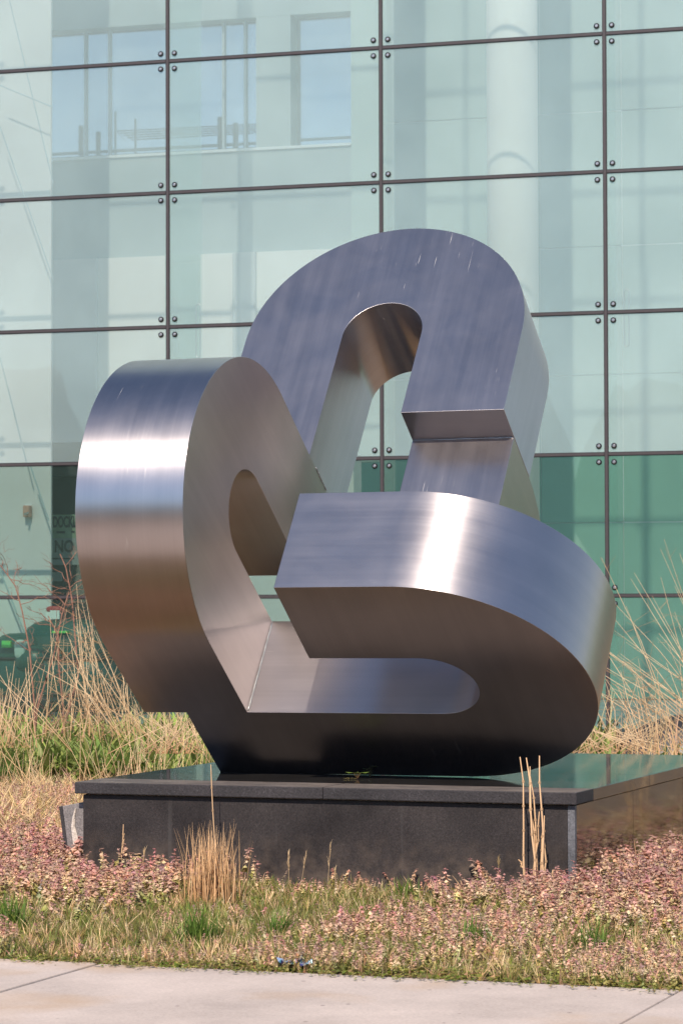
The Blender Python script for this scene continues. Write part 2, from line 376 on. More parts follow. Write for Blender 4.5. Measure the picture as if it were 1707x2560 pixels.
pave = bpy.data.objects.new('pavement', None); COL.objects.link(pave); tag(pave, kind='structure')
u_j0 = float((np.array(at_z(239, 2420)[:2])-PO)@PU); u_j1 = float((np.array(at_z(1702, 2484)[:2])-PO)@PU)
step = u_j1-u_j0
for k in range(-4, 6):
    for r in range(5):
        mb = MB(); g = .006; n1 = D_EDGE - r*step
        mb.box(pl, u_j0+k*step+g, u_j0+(k+1)*step-g, n1-step+g, n1-g, -.12, .012+.002*((k*7+r*3) % 3))
        mb.build('slab', CONCRETE, pave, bevel=.006)
b = MB().box(pl, u_j0-4*step, u_j0+6*step, D_EDGE-5*step, D_EDGE-.004, -.125, -.02); b.build('slab_bed', SOIL, pave)
NK = D_EDGE-5*step
tag(MB().box(pl, -40, 40, NK-.18, NK-.01, -.14, .03).build('kerb', CONCRETE), kind='structure')
tag(MB().box(pl, -60, 60, NK-11, NK-.19, -.16, -.10).build('road', ASPHALT), kind='structure')
far = MB()
for k in range(60):                          # low wooded bank beyond the road, behind the viewer
    cx_, cy_ = -110+k*3.7+rng.uniform(-1, 1), -46+rng.uniform(-3, 3); h = rng.uniform(9.0, 12.5); r_ = rng.uniform(2.6, 3.6)
    ring = []
    for j in range(5):
        for i in range(9):
            a = 2*math.pi*i/9; q = math.sin(math.pi*(j+.6)/5.4)*r_*rng.uniform(.75, 1.2)
            ring.append((cx_+q*math.cos(a), cy_+q*math.sin(a), h*j/4+rng.uniform(-.3, .3)))
    far.add(ring, [(j*9+i, j*9+(i+1) % 9, (j+1)*9+(i+1) % 9, (j+1)*9+i) for j in range(4) for i in range(9)]+[tuple(range(36, 45))])
tag(far.build('far_wood', principled('wood_foliage', (.085, .065, .065), .9, noise=.5, nscale=1.2)), 'dark leafy wooded bank far across the road', kind='stuff')

# ------------------------------------------------------------------ facade of glass panes
US = [-6.835, -4.405, -1.975, .455, 2.886, 5.316, 7.746, 10.176, 12.606, 15.036, 17.466]
ZS = [.16, 1.560, 3.029, 4.503, 5.972, 7.415, 8.87, 10.33, 11.8, 13.27, 14.74, 16.21, 17.68, 19.15, 20.62]
facade = empty('glass_facade', fac(0, 0, 0), 'tall glass curtain wall of bolted panes behind the sculpture', 'facade')
def disc_profile(mb, c, ax, prof, sides=14):
    ax = Vector(ax).normalized(); a = Vector((0, 0, 1)); e1 = ax.cross(a).normalized(); e2 = ax.cross(e1)
    vs = [Vector(c)+ax*d+(e1*math.cos(2*math.pi*k/sides)+e2*math.sin(2*math.pi*k/sides))*r for r, d in prof for k in range(sides)]
    n = len(prof); fs = [(i*sides+k, i*sides+(k+1) % sides, (i+1)*sides+(k+1) % sides, (i+1)*sides+k) for i in range(n-1) for k in range(sides)]
    fs.append(tuple(range((n-1)*sides, n*sides))); mb.add(vs, fs)
OUT = Vector((-FN[0], -FN[1], 0))
def two_mat_bolt():
    me = bpy.data.meshes.new('bolt'); mb = MB()
    disc_profile(mb, (0, 0, 0), OUT, [(.031, 0), (.031, .008), (.026, .013), (.017, .014)])
    n0 = len(mb.f)
    disc_profile(mb, (0, 0, 0), OUT, [(.0165, .013), (.0165, .019), (.012, .022), (.004, .022)])
    me.from_pydata(mb.v, [], mb.f); me.materials.append(BOLT_RING); me.materials.append(BOLT_CAP)
    for i, p in enumerate(me.polygons): p.material_index = 0 if i < n0 else 1
    return me
BOLT = two_mat_bolt()
HALF = .022
for j in range(len(ZS)-1):
    for i in range(len(US)-1):
        u0, u1, z0, z1 = US[i]+HALF, US[i+1]-HALF, ZS[j]+HALF, ZS[j+1]-HALF
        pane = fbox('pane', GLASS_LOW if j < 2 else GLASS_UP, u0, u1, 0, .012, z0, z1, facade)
        if i <= 5 and j <= 6:
            for uu in (u0+.058, u1-.058):
                for zz in (z0+.062, z1-.062):
                    bo = bpy.data.objects.new('bolt', BOLT); COL.objects.link(bo); bo.parent = pane
                    bo.location = fac(uu, -.002, zz)-Vector(facade.location)*0
fbox('base_sill', CONCRETE, US[0], US[-1], -.12, .25, -.1, ZS[0]-HALF-.004, facade, bevel=.01)
for u in US:                                  # vertical joints run through, horizontal ones butt against them
    fbox('vertical_joint', JOINT, u-.013, u+.013, -.016, .02, ZS[0]-HALF, ZS[-1]+HALF, facade)
    for s in (-1, 1): fbox('gasket', GASKET, u+s*.0175-.0042, u+s*.0175+.0042, -.009, .016, ZS[0]-HALF, ZS[-1]+HALF, facade)
for z in ZS:
    for i in range(len(US)-1):
        fbox('horizontal_joint', JOINT, US[i]+.0225, US[i+1]-.0225, -.014, .02, z-.013, z+.013, facade)
        for s in (-1, 1): fbox('gasket', GASKET, US[i]+.0225, US[i+1]-.0225, -.007, .016, z+s*.0175-.0042, z+s*.0175+.0042, facade)

# ------------------------------------------------------------------ interior of the building
def D(x): return x*1.0887                     # positions read off a 1568 px wide view of the photo
tag(fbox('interior_floor', FLOOR_IN, -14, 18.2, .3, 12, -.02, .17), kind='structure')
# left pier
N = 1.3; ue, _ = at_fac(D(117), D(600), N)
pier = fbox('white_pier', WHITE, -9.5, ue, N, N+.035, .18, 15)
tag(pier, 'broad white plastered pier at the left behind the glass', 'pier')
# thin cables in front of the pier
for lab, (a, b_, r) in zip(('stay cable running down from the left edge to the pier corner, longest of the six', 'stay cable starting highest on the white pier at the top of the photo', 'short stay cable on the pier beside the steel loop', 'stay cable passing just right of the copper wall fixture', 'stay cable slanting below the copper wall fixture', 'flattest stay cable near the top of the white pier'), (((0, 290), (122, 640), .009), ((22, 0), (122, 420), .008), ((0, 820), (60, 1060), .009), ((70, 1070), (112, 1195), .012), ((0, 1310), (92, 1545), .013), ((0, 195), (122, 245), .010))):
    ua, za = at_fac(D(a[0]), D(a[1]), .95); ub, zb = at_fac(D(b_[0]), D(b_[1]), .95)
    c = MB().tube([fac(ua, .95, za), fac(ub, .95, zb)], r*.8, 5).build('stay_cable', RAIL)
    tag(c, lab, 'cable', 'stay cables before the pier')
# wall lamp on the pier
uc, zc_ = at_fac(73, 1278, N); sx = .0046
fx = empty('wall_fixture', fac(uc, N, zc_), 'small copper coloured wall fixture on the white pier', 'wall fixture')
fbox('back_plate', PAPER, uc-.05, uc+.03, N-.014, N-.001, zc_-.075, zc_+.075, fx)
mb = MB(); mb.box(fac, uc-.035, uc+.045, N-.11, N-.015, zc_-.07, zc_+.065); mb.build('housing', TERRACOTTA, fx, bevel=.012)
MB().tube([fac(uc+.03, N-.10, zc_-.02), fac(uc+.03, N-.19, zc_-.04)], .014, 8).build('nozzle', STEEL_PLAIN, fx)
# doorway with notices; near-black material paints the shade inside it
ur0 = ue+.02; NR = 2.4; ur1, _ = at_fac(520, 1400, NR)
door = empty('dark_doorway', fac(ur0, NR, .2), 'dark doorway between the white pier and the pale wall', 'doorway')
_, zl = at_fac(150, 1186, N+.35)
fbox('recess_back', RECESS_SHADE, ur0-.6, ur1-.006, NR, NR+.1, .19, 3.2, door)
fbox('lintel', RECESS_SHADE, ur0-.6, ur1-.006, NR-.3, NR-.004, zl, zl+.4, door)
def sign(name, px0, px1, py0, py1, n, mat, label):
    u0, z1 = at_fac(px0, py0, n); u1, z0 = at_fac(px1, py1, n)
    o = empty(name, fac(u0, n, z0), label, 'sign')
    fbox('board', mat, u0, u1, n, n+.02, z0, z1, o); return o
SIGN_A = principled('faded_green_sign_board', (.24, .32, .22), .6, noise=.35, nscale=7)
SIGN_B = principled('grey_sign_board', (.26, .29, .28), .6)
INK = principled('sign_ink', (.012, .013, .016), .6)
def lettering(txt, px, py, hpx, n, parent, spacing=1.0, name='lettering', width=1.0):
    cu = bpy.data.curves.new('lettering', 'FONT'); cu.body = txt; cu.extrude = .002; cu.space_character = spacing; cu.offset = .028
    tmp = bpy.data.objects.new('lettering', cu); COL.objects.link(tmp)
    dg = bpy.context.evaluated_depsgraph_get(); me = bpy.data.meshes.new_from_object(tmp.evaluated_get(dg))
    bpy.data.objects.remove(tmp); u, z = at_fac(px, py, n); _, z2 = at_fac(px, py-hpx, n); k = (z2-z)/.70
    for v in me.vertices:
        x, y, zz = v.co; v.co = fac(u+x*k*width, n-.004-zz*.5, z+y*k)
    me.materials.clear(); return link(name, me, INK, parent)
NS = NR-.12
sa = sign('shop_sign', 127, 199, 1287, 1345, NS, SIGN_A, 'faded green sign with dark lettering DOCKL in the doorway')
lettering('DOCKL', 132, 1318, 27, NS, sa, .95, width=.50)
for x0, x1, yy in ((142, 163, 1331), (179, 187, 1330)):
    u0, z1 = at_fac(x0, yy-3, NS); u1, z0 = at_fac(x1, yy+2, NS); fbox('small_line', INK, u0, u1, NS-.006, NS-.002, z0, z1, sa)
sb = sign('notice_board', 127, 200, 1346, 1412, NS, SIGN_B, 'grey notice with large dark letters NO below the green sign')
lettering('NO', 136, 1380, 29, NS, sb, 1.0, width=.80)
for x0, x1, y0, y1 in ((127, 155, 1430, 1453), (160, 190, 1420, 1424), (128, 186, 1395, 1398)):
    u0, z1 = at_fac(x0, y0, NS); u1, z0 = at_fac(x1, y1, NS)
    if y1-y0 > 10: tag(fbox('paper_notice', SIGN_B, u0, u1, NS, NS+.01, z0, z1), 'small blank grey paper notice low in the dark doorway', 'notice')
    else: fbox('small_line', INK, u0, u1, NS-.006, NS-.002, z0, z1, sb)
# pale lower wall, green lower hall
uw, _ = at_fac(884, 1300, 2.0)
tag(fbox('pale_lower_wall', WHITE, ur1, uw, 2.0, 2.3, .18, 3.18), 'pale wall seen through the openings of the sculpture', 'wall')
# upper back wall with two window openings
NB = 4.2
def ub(px, py): return at_fac(D(px), D(py), NB)
uA0, uA1, uB0, uB1 = ub(60, 300)[0], ub(588, 200)[0], ub(667, 200)[0], ub(808, 200)[0]
zTop, zSill = ub(385, 52)[1], ub(385, 355)[1]
back = empty('gallery_wall', fac(uA0, NB, 3), 'grey teal gallery wall with large openings showing the sky', 'wall')
fbox('top_beam', GREY_TEAL, uA0-6, uB1, NB, NB+.4, zTop, 17, back)
fbox('pier', GREY_TEAL, uA1, uB0, NB, NB+.4, zSill, zTop-.003, back)
zWh = ub(500, 582)[1]
fbox('spandrel', GREY_TEAL, uA0-6, uB1, NB, NB+.4, zWh, zSill-.003, back)
fbox('side_panel', PALE_TEAL, uB1+.003, ub(872, 300)[0], NB-.05, NB+.3, 3.2, 17, back)
fbox('sill_board', SEAM, uA0-6, uB1-.01, NB-.03, NB+.1, zSill-.0025, zSill+.03, back)
# thin mullions of the openings
for px in (185, 240, 503, 553):
    u = ub(px, 200)[0]; fbox('mullion', RAIL if px != 240 else OFFWHITE, u-.016, u+.016, NB+.15, NB+.22, zSill+.031, zTop-.003, back)
for a, b_ in ((uA0-6, uA1-.002), (uB0+.002, uB1-.004)):
    fbox('window_pane', GLASS_WIN, a, b_, NB+.25, NB+.26, zSill+.032, zTop-.004, back)
# white wall under the spandrel
lw = empty('white_gallery_wall', fac(uA0, NB+.5, 3), 'bright white wall with grey strips under the gallery', 'wall')
fbox('wall', BRIGHT, uA0-6, uB1, NB-.04, NB+.3, .18, zWh-.003, lw)
for x0, x1, m in ((60, 228, OFFWHITE), (386, 462, PALE_TEAL), (540, 592, OFFWHITE)):  # leftmost strip paints the pier's shading, the teal one stands for the fin
    fbox('toned_strip', m, ub(x0, 650)[0], ub(x1, 650)[0], NB-.10, NB-.042, 3.2, zWh-.006, lw)
# railing of the gallery
rail = empty('gallery_railing', fac(uA0, NB-.3, zSill), 'thin grey gallery railing in front of the upper openings', 'railing')
NRL = NB+.45
def seg(name, a, b_, r, n=NRL): 
    ua, za = at_fac(D(a[0]), D(a[1]), n); u2, z2 = at_fac(D(b_[0]), D(b_[1]), n)
    MB().tube([fac(ua, n, za), fac(u2, n, z2)], r, 6).build(name, RAIL, rail)
for x, y0, y1, r in ((186, 288, 372, .035), (226, 302, 372, .035), (265, 255, 370, .016), (311, 272, 366, .016), (505, 268, 360, .035), (541, 282, 355, .04), (562, 310, 350, .02)):
    seg('post', (x, y0), (x, y1), r)
for (a, b_, r) in (((60, 357), (590, 328), .022), ((667, 322), (810, 314), .020), ((60, 366), (590, 338), .01)):
    seg('rail', a, b_, r)
for k in range(5): seg('mesh_wire', (265+k*9, 300+k*5), (592, 284+k*5), .008)
for k in range(22): seg('mesh_wire', (268+k*15, 300-k*.8), (290+k*15, 324-k*.9), .005)
# round white column
NC = 2.78; uc, zc0 = at_fac(D(1176), D(300), NC); rad = .5*(at_fac(D(1233), D(300), NC)[0]-at_fac(D(1119), D(300), NC)[0])
column = empty('round_column', fac(uc, NC, .18), 'round white column rising behind the glass', 'column')
def cyl(name, mat, r, z0, z1, sides=48):
    mb = MB(); mb.tube([fac(uc, NC, z0), fac(uc, NC, z1)], r, sides); o = mb.build(name, mat, column, smooth=False)
    o.data.polygons.foreach_set('use_smooth', [len(p.vertices) == 4 for p in o.data.polygons]); return o
cyl('shaft', BRIGHT, rad, .18, 15)
# teal hall walls to the right
hall = empty('hall_wall', fac(4, 6, .2), 'pale teal panelled hall wall right of the column', 'wall')
NH = 8.5; u0 = at_fac(886, 300, NH)[0]
rows = [.18, at_fac(1500, D(1200), NH)[1], at_fac(1500, D(1043), NH)[1], at_fac(1500, D(860), NH)[1], at_fac(1500, D(565), NH)[1], at_fac(1600, D(250), NH)[1], 17]
ucs = [u0, at_fac(D(1240), 700, NH)[0], at_fac(D(1428), 700, NH)[0], 9.0, 18.0]
for j in range(6):
    for i in range(4):
        fbox('panel', GREEN_PANEL if j < 2 else (GREY_TEAL if i == 3 else PALE_TEAL), ucs[i]+.005, ucs[i+1]-.005, NH+(.012 if (i+j) % 3 == 0 else 0), NH+.3, rows[j]+.007, rows[j+1]-.007, hall)  # unseen right-end panels made darker to dim their reflection in the steel
fbox('backing', SEAM, u0, 18.0, NH+.016, NH+.4, .18, 17, hall)
# glass fins standing behind the vertical joints
for i, (u, px0) in enumerate(((US[2], 0), (US[3], 0), (US[4], 0))):
    f = fbox('glass_fin', GLASS_FIN, u-.008, u+.008, .06, (1.05, .5, .5)[i], .2, 13.3)
    tag(f, ('upright glass fin behind the leftmost visible vertical joint', 'upright glass fin behind the middle vertical joint', 'upright glass fin behind the right vertical joint')[i], 'glass fin', 'glass fins')
    for k, z in enumerate((4.3, 5.0, 6.6)): pass
# slotted pull plates seen inside
for (x, y0, y1, nme) in ((400, 690, 812, 'left'), (455, 703, 815, 'right'), (1404, 655, 715, 'a'), (1438, 670, 790, 'b')):
    n = .6; ua, z1 = at_fac(D(x), D(y0), n); _, z0 = at_fac(D(x), D(y1), n); mb = MB()
    pts = []
    for k in range(13): a = math.pi*k/12; pts.append(fac(ua+.025*math.cos(a), n, z1+.025*math.sin(a)))
    for k in range(13): a = math.pi+math.pi*k/12; pts.append(fac(ua+.025*math.cos(a), n, z0+.025*math.sin(a)))
    pts.append(pts[0]); mb.tube(pts, .008, 6)
    tag(mb.build('pull_handle', STEEL_PLAIN), {'left': 'long looped pull handle just right of the left joint', 'right': 'long looped pull handle second from the left joint', 'a': 'looped pull handle beside the right joint above the steel arch', 'b': 'long looped pull handle farthest right behind the glass'}[nme], 'handle')

# ------------------------------------------------------------------ green machine behind the glass
NM = 1.0
def superell(mb, c, r, e1=.5, e2=.5, nu=18, nv=10):
    def sp(x, e): return math.copysign(abs(x)**e, x)
    vs = []
    for j in range(nv+1):
        a = -math.pi/2+math.pi*j/nv
        for i in range(nu):
            b_ = 2*math.pi*i/nu
            vs.append(fac(c[0]+r[0]*sp(math.cos(a), e1)*sp(math.cos(b_), e2), c[1]+r[1]*sp(math.cos(a), e1)*sp(math.sin(b_), e2), c[2]+r[2]*sp(math.sin(a), e1)))
    mb.add(vs, [(j*nu+i, j*nu+(i+1) % nu, (j+1)*nu+(i+1) % nu, (j+1)*nu+i) for j in range(nv) for i in range(nu)])
def mpx(x0, x1, y0, y1, n=NM):
    u0, z1 = at_fac(x0, y0, n); u1, z0 = at_fac(x1, y1, n); return (u0+u1)/2, (z0+z1)/2, (u1-u0)/2, (z1-z0)/2
mach = empty('floor_machine', fac(at_fac(120, 1800, NM)[0], NM, .17), 'dark green moulded plastic machine parked behind the glass', 'machine')
def blob(name, x0, x1, y0, y1, dn, mat, e1=.5, e2=.5, n=NM, nm=None):
    u, z, a, h = mpx(x0, x1, y0, y1); mb = MB(); superell(mb, (u, n, z), (a, dn, h), e1, e2); return mb.build(name, mat, mach, smooth=True)
blob('hull', -30, 285, 1638, 1745, .36, GREEN_PLASTIC, .35, .35)
blob('bonnet', 6, 118, 1582, 1690, .34, GREEN_PLASTIC, .55, .45)
blob('dome', 62, 250, 1548, 1700, .33, GREEN_PLASTIC, .62, .5, n=NM+.1)
blob('fender', 58, 150, 1610, 1690, .30, GREEN_PLASTIC, .8, .7, n=NM-.12)
blob('seam_band', -32, 288, 1641, 1650, .37, BLACK_RUBBER, .4, .35)
blob('skirt', -20, 275, 1735, 1772, .33, BLACK_RUBBER, .4, .3)
blob('pale_glint', 70, 97, 1598, 1646, .05, principled('pale_glint_finish', (.45, .55, .50), .2), .6, .6, n=NM-.36)  # pale blob painting a light strip reflected on the bodywork
for (a, b_) in ((12, 78), (190, 256)):
    u, z, r_, h = mpx(a, b_, 1748, 1814); mb = MB(); mb.tube([fac(u, NM-.25, .17+abs(h)), fac(u, NM-.13, .17+abs(h))], abs(h), 20); mb.build('wheel', BLACK_RUBBER, mach)
u, z, a, h = mpx(38, 60, 1601, 1618); fbox('badge', DECAL_GREEN, u-a, u+a, NM-.375, NM-.33, z-h, z+h, mach, bevel=.004)
u, z, a, h = mpx(155, 192, 1577, 1582); fbox('stripe', DECAL_GREEN, u-a, u+a, NM-.29, NM-.2, z-h, z+h, mach)
blob('red_cap', 117, 157, 1515, 1532, .06, RED_PAINT, .7, .7)
u, z, a, h = mpx(133, 156, 1526, 1548); fbox('label_plate', PAPER, u-a, u+a, NM-.09, NM-.07, z-h, z+h, mach)
u, z, a, h = mpx(118, 130, 1530, 1552); fbox('cap_holder', PAPER, u-a, u+a, NM-.05, NM-.03, z-h, z+h, mach)

# ------------------------------------------------------------------ plinth
PW, CAP = 4.4859*W, .0996*W
back_pt = at_z(1600, 1886, PZ); PD = float((np.array(back_pt[:2])-PO)@PN)
plinth = empty('plinth', pl(PW/2, PD/2, 0), 'low dark granite plinth carrying the steel sculpture', 'plinth')
def pbox(name, mat, u0, u1, n0, n1, z0, z1, bevel=.004, parent=plinth):
    return MB().box(pl, u0, u1, n0, n1, z0, z1).build(name, mat, parent, bevel=bevel)
ov = .045                                    # how far the cap oversails
uj = float((np.array(at_z(790, 1972, PZ)[:2])-PO)@PU)
STRIP = .34                                  # front course of the cap: flamed edge, dull top
for (a, b_) in ((0, uj-.001), (uj+.001, PW)):
    pbox('cap_edge', GRAN_CAP, a, b_, 0, STRIP, PZ-CAP, PZ, .005)
nn = [STRIP+.002, STRIP+.002+(PD-STRIP)*.37, STRIP+.002+(PD-STRIP)*.71, PD]
for i in range(3):
    for a, b_ in ((0, uj-.001), (uj+.001, PW-.022)):
        pbox('cap_slab', GRAN_TOP, a, b_, nn[i]+(.0015 if i else 0), nn[i+1]-.0015, PZ-CAP+.002, PZ-.0015, .002)
    pbox('cap_edge', GRAN_SIDE, PW-.0205, PW-.001, nn[i]+(.0015 if i else 0), nn[i+1]-.0015, PZ-CAP+.001, PZ-.001, .002)
zb_ = PZ-CAP-.006
pbox('front_panel', GRAN_FRONT, ov-.008, PW-.024-.034, .035, .065, -.12, zb_, .002)
pbox('corner_strip', GRAN_CORNER, PW-.024-.033, PW-.018, .034, .067, -.12, zb_, .002)
for i in range(3):
    pbox('side_panel', GRAN_SIDE, PW-.05, PW-.019, .068+(PD-.068)/3*i+.001, .068+(PD-.068)/3*(i+1)-.001, -.12, zb_, .002)
    pbox('left_panel', GRAN_FRONT, ov-.008, ov+.02, .066+(PD-.068)/3*i+.001, .066+(PD-.068)/3*(i+1)-.001, -.12, zb_, .002)
pbox('core', GRAN_FRONT, ov+.03, PW-.06, .07, PD-.02, -.12, PZ-CAP+.001, 0)
pbox('mortar_bed', MORTAR, ov+.01, PW-.05, .045, PD-.03, zb_+.0005, PZ-CAP-.0005, 0)

# ------------------------------------------------------------------ the sculpture
R3 = rz(-.36) @ ry(-.0045) @ rx(-.6463)
T3 = np.array([-.2462, 27.0216, 1.2232])
def S(x, y, z):
    p = (T3 + R3 @ np.array([x, y, z]))*W; return Vector((p[0], p[1], p[2]+EYE-.004))
sculpt = empty('sculpture', pl(PW*.45, .5, PZ), 'brushed stainless steel sculpture of interlocking U shaped bars on the plinth', 'sculpture')
def u_bar(name, pairs, to3, e0, e1, legdir, cross=False):
    """pairs: (outer, inner) 2D points along the bar; extruded from e0 to e1. UV: u runs with the brushing."""
    vs, fs, uvs = [], [], []
    n = len(pairs)
    for (o, i) in pairs:
        for e in (e0, e1): vs.append(to3(o, e)); vs.append(to3(i, e))
    # vertex index: 4*k + (0 outer e0, 1 inner e0, 2 outer e1, 3 inner e1)
    def length(sel):
        L = [0]
        for k in range(1, n): L.append(L[-1]+math.dist(pairs[k][sel], pairs[k-1][sel]))
        return L
    lo, li = length(0), length(1)
    def planar(p): return (p[1-legdir], p[legdir]) if cross else (p[legdir], p[1-legdir])
    for k in range(n-1):
        a, b_ = 4*k, 4*(k+1)
        fs.append((a, b_, b_+1, a+1)); uvs.append([planar(pairs[k][0]), planar(pairs[k+1][0]), planar(pairs[k+1][1]), planar(pairs[k][1])])
        fs.append((a+2, a+3, b_+3, b_+2)); uvs.append([planar(pairs[k][0]), planar(pairs[k][1]), planar(pairs[k+1][1]), planar(pairs[k+1][0])])
        fs.append((a, a+2, b_+2, b_)); uvs.append([(lo[k], e0), (lo[k], e1), (lo[k+1], e1), (lo[k+1], e0)])
        fs.append((a+1, b_+1, b_+3, a+3)); uvs.append([(li[k], e0), (li[k+1], e0), (li[k+1], e1), (li[k], e1)])
    for k in (0, n-1):
        a = 4*k; fs.append((a, a+1, a+3, a+2) if k == 0 else (a, a+2, a+3, a+1))
        w = math.dist(*pairs[k]); uv = [(0, e0), (w, e0), (w, e1), (0, e1)]
        uvs.append(uv if k == 0 else [uv[0], uv[3], uv[2], uv[1]])
    me = bpy.data.meshes.new(name); me.from_pydata(vs, [], fs)
    ul = me.uv_layers.new(name='UVMap')
    for p, uv in zip(me.polygons, uvs):
        for li_, c in zip(p.loop_indices, uv): ul.data[li_].uv = (c[0]*W+hash(name) % 7*0, c[1]*W)
    bm = bmesh.new(); bm.from_mesh(me); bmesh.ops.recalc_face_normals(bm, faces=bm.faces); bm.to_mesh(me); bm.free()
    me.polygons.foreach_set('use_smooth', [True]*len(me.polygons))
    o = link(name, me, STEEL, sculpt)
    m = o.modifiers.new('bevel', 'BEVEL'); m.width = .003; m.segments = 2; m.limit_method = 'ANGLE'; m.angle_limit = math.radians(35); m.harden_normals = True
    return o
s, zc, yb = .4058, .63, .4037
K = 56
# arch: legs along the c axis, slab between y = 0 and d1
ux, w1, L1, ri, ro, d1 = -.0894, 1.015, 1.6474, .4029, 1.4098, 1.0073
cx_ = ux+s
pr = [((cx_+s+w1, zc), (cx_+s, zc))]
for k in range(K+1):
    t = math.pi*k/K; pr.append(((cx_+(s+w1)*math.cos(t), L1+ro*math.sin(t)), (cx_+s*math.cos(t), L1+ri*math.sin(t))))
pr.append(((cx_-s-w1, -.02), (cx_-s, -.02)))
u_bar('u_shaped_bar', pr, lambda p, e: S(p[0], e, p[1]), 0, d1, 1)
# left loop: legs along the a axis, opening away from the viewer
z2, w2, L2, ri, ro, d2, ye = -.0078, 1.0011, -1.0173, .4335, 1.4244, .9993, .3732
cz = -1-s+z2
pr = [((cz+s+w2, ye), (cz+s, ye))]
for k in range(K+1):
    t = math.pi*k/K; pr.append(((cz+(s+w2)*math.cos(t), L2-ro*math.sin(t)), (cz+s*math.cos(t), L2-ri*math.sin(t))))
pr.append(((cz-s-w2+.003, .004), (cz-s, .004)))
u_bar('u_shaped_bar', pr, lambda p, e: S(e, p[1], p[0]), -d2, 0, 1)
# lower loop: legs along the b axis, lobe to the right
zb = -2-2*s; xe, xb, L3, ri, ro, d3 = .8379, -.5914, 1.8058, .4327, 1.4493, .9724
pr = [((-2*s-1, xe), (-2*s, xe))]
for k in range(K+1):
    t = math.pi*k/K; c = math.cos(t); oy = (s+(1 if c > 0 else d3))*c
    pr.append(((-s-oy, L3+ro*math.sin(t)), (-s-s*c, L3+ri*math.sin(t))))
pr.append(((d3, xb), (0, xb)))
u_bar('u_shaped_bar', pr, lambda p, e: S(p[1], p[0], e), zb, zb+1, 1, True)
# rear loop that carries the right leg of the arch
zt = zc+.002; cz = zt-1-s; yl = 1.0
pr = [((zt, yb), (zt-1, yb))]
for k in range(K+1):
    t = math.pi*k/K; pr.append(((cz+(s+1)*math.cos(t), yl+1.40*math.sin(t)), (cz+s*math.cos(t), yl+.42*math.sin(t))))
pr.append(((cz-s-1, d3-.01), (cz-s, d3-.01)))
u_bar('u_shaped_bar', pr, lambda p, e: S(e, p[1], p[0]), cx_+s+.003, cx_+s+w1-.003, 1)
for a_, b_ in ((S(.004, -.004, -1-2*s-.02), S(.004, -.004, -2-2*s+.02)), (S(cx_+s+.01, yb-.004, zc-.008), S(cx_+s+w1-.01, yb-.004, zc-.008)), (S(.003, .02, -.004), S(.003, .36, -.004))):
    K_ = 24; pts = [a_.lerp(b_, k/K_)+Vector((random.gauss(0, .0006), random.gauss(0, .0006), random.gauss(0, .0006))) for k in range(K_+1)]
    MB().tube(pts, [.0035*random.uniform(.8, 1.25) for _ in pts], 6).build('weld_seam', STEEL_PLAIN, sculpt, smooth=True)
#VEG
# ------------------------------------------------------------------ vegetation helpers
def col_mesh(name, V, Fq, C, mat, parent=None):
    """V (n,3), Fq (m,4) quads (last index may repeat -> degenerate-free triangles are stored as quads with a midpoint), C (n,3)."""
    me = bpy.data.meshes.new(name)
    V = np.ascontiguousarray(V, dtype=np.float32); Fq = np.ascontiguousarray(Fq, dtype=np.int32)
    me.vertices.add(len(V)); me.vertices.foreach_set('co', V.ravel())
    me.loops.add(Fq.size); me.loops.foreach_set('vertex_index', Fq.ravel())
    me.polygons.add(len(Fq)); me.polygons.foreach_set('loop_start', np.arange(0, Fq.size, 4, dtype=np.int32))
    me.update(calc_edges=True)
    a = me.color_attributes.new('Col', 'FLOAT_COLOR', 'POINT')
    c4 = np.ones((len(V), 4), dtype=np.float32); c4[:, :3] = np.clip(C, 0, 1); a.data.foreach_set('color', c4.ravel())
    return link(name, me, mat, parent)
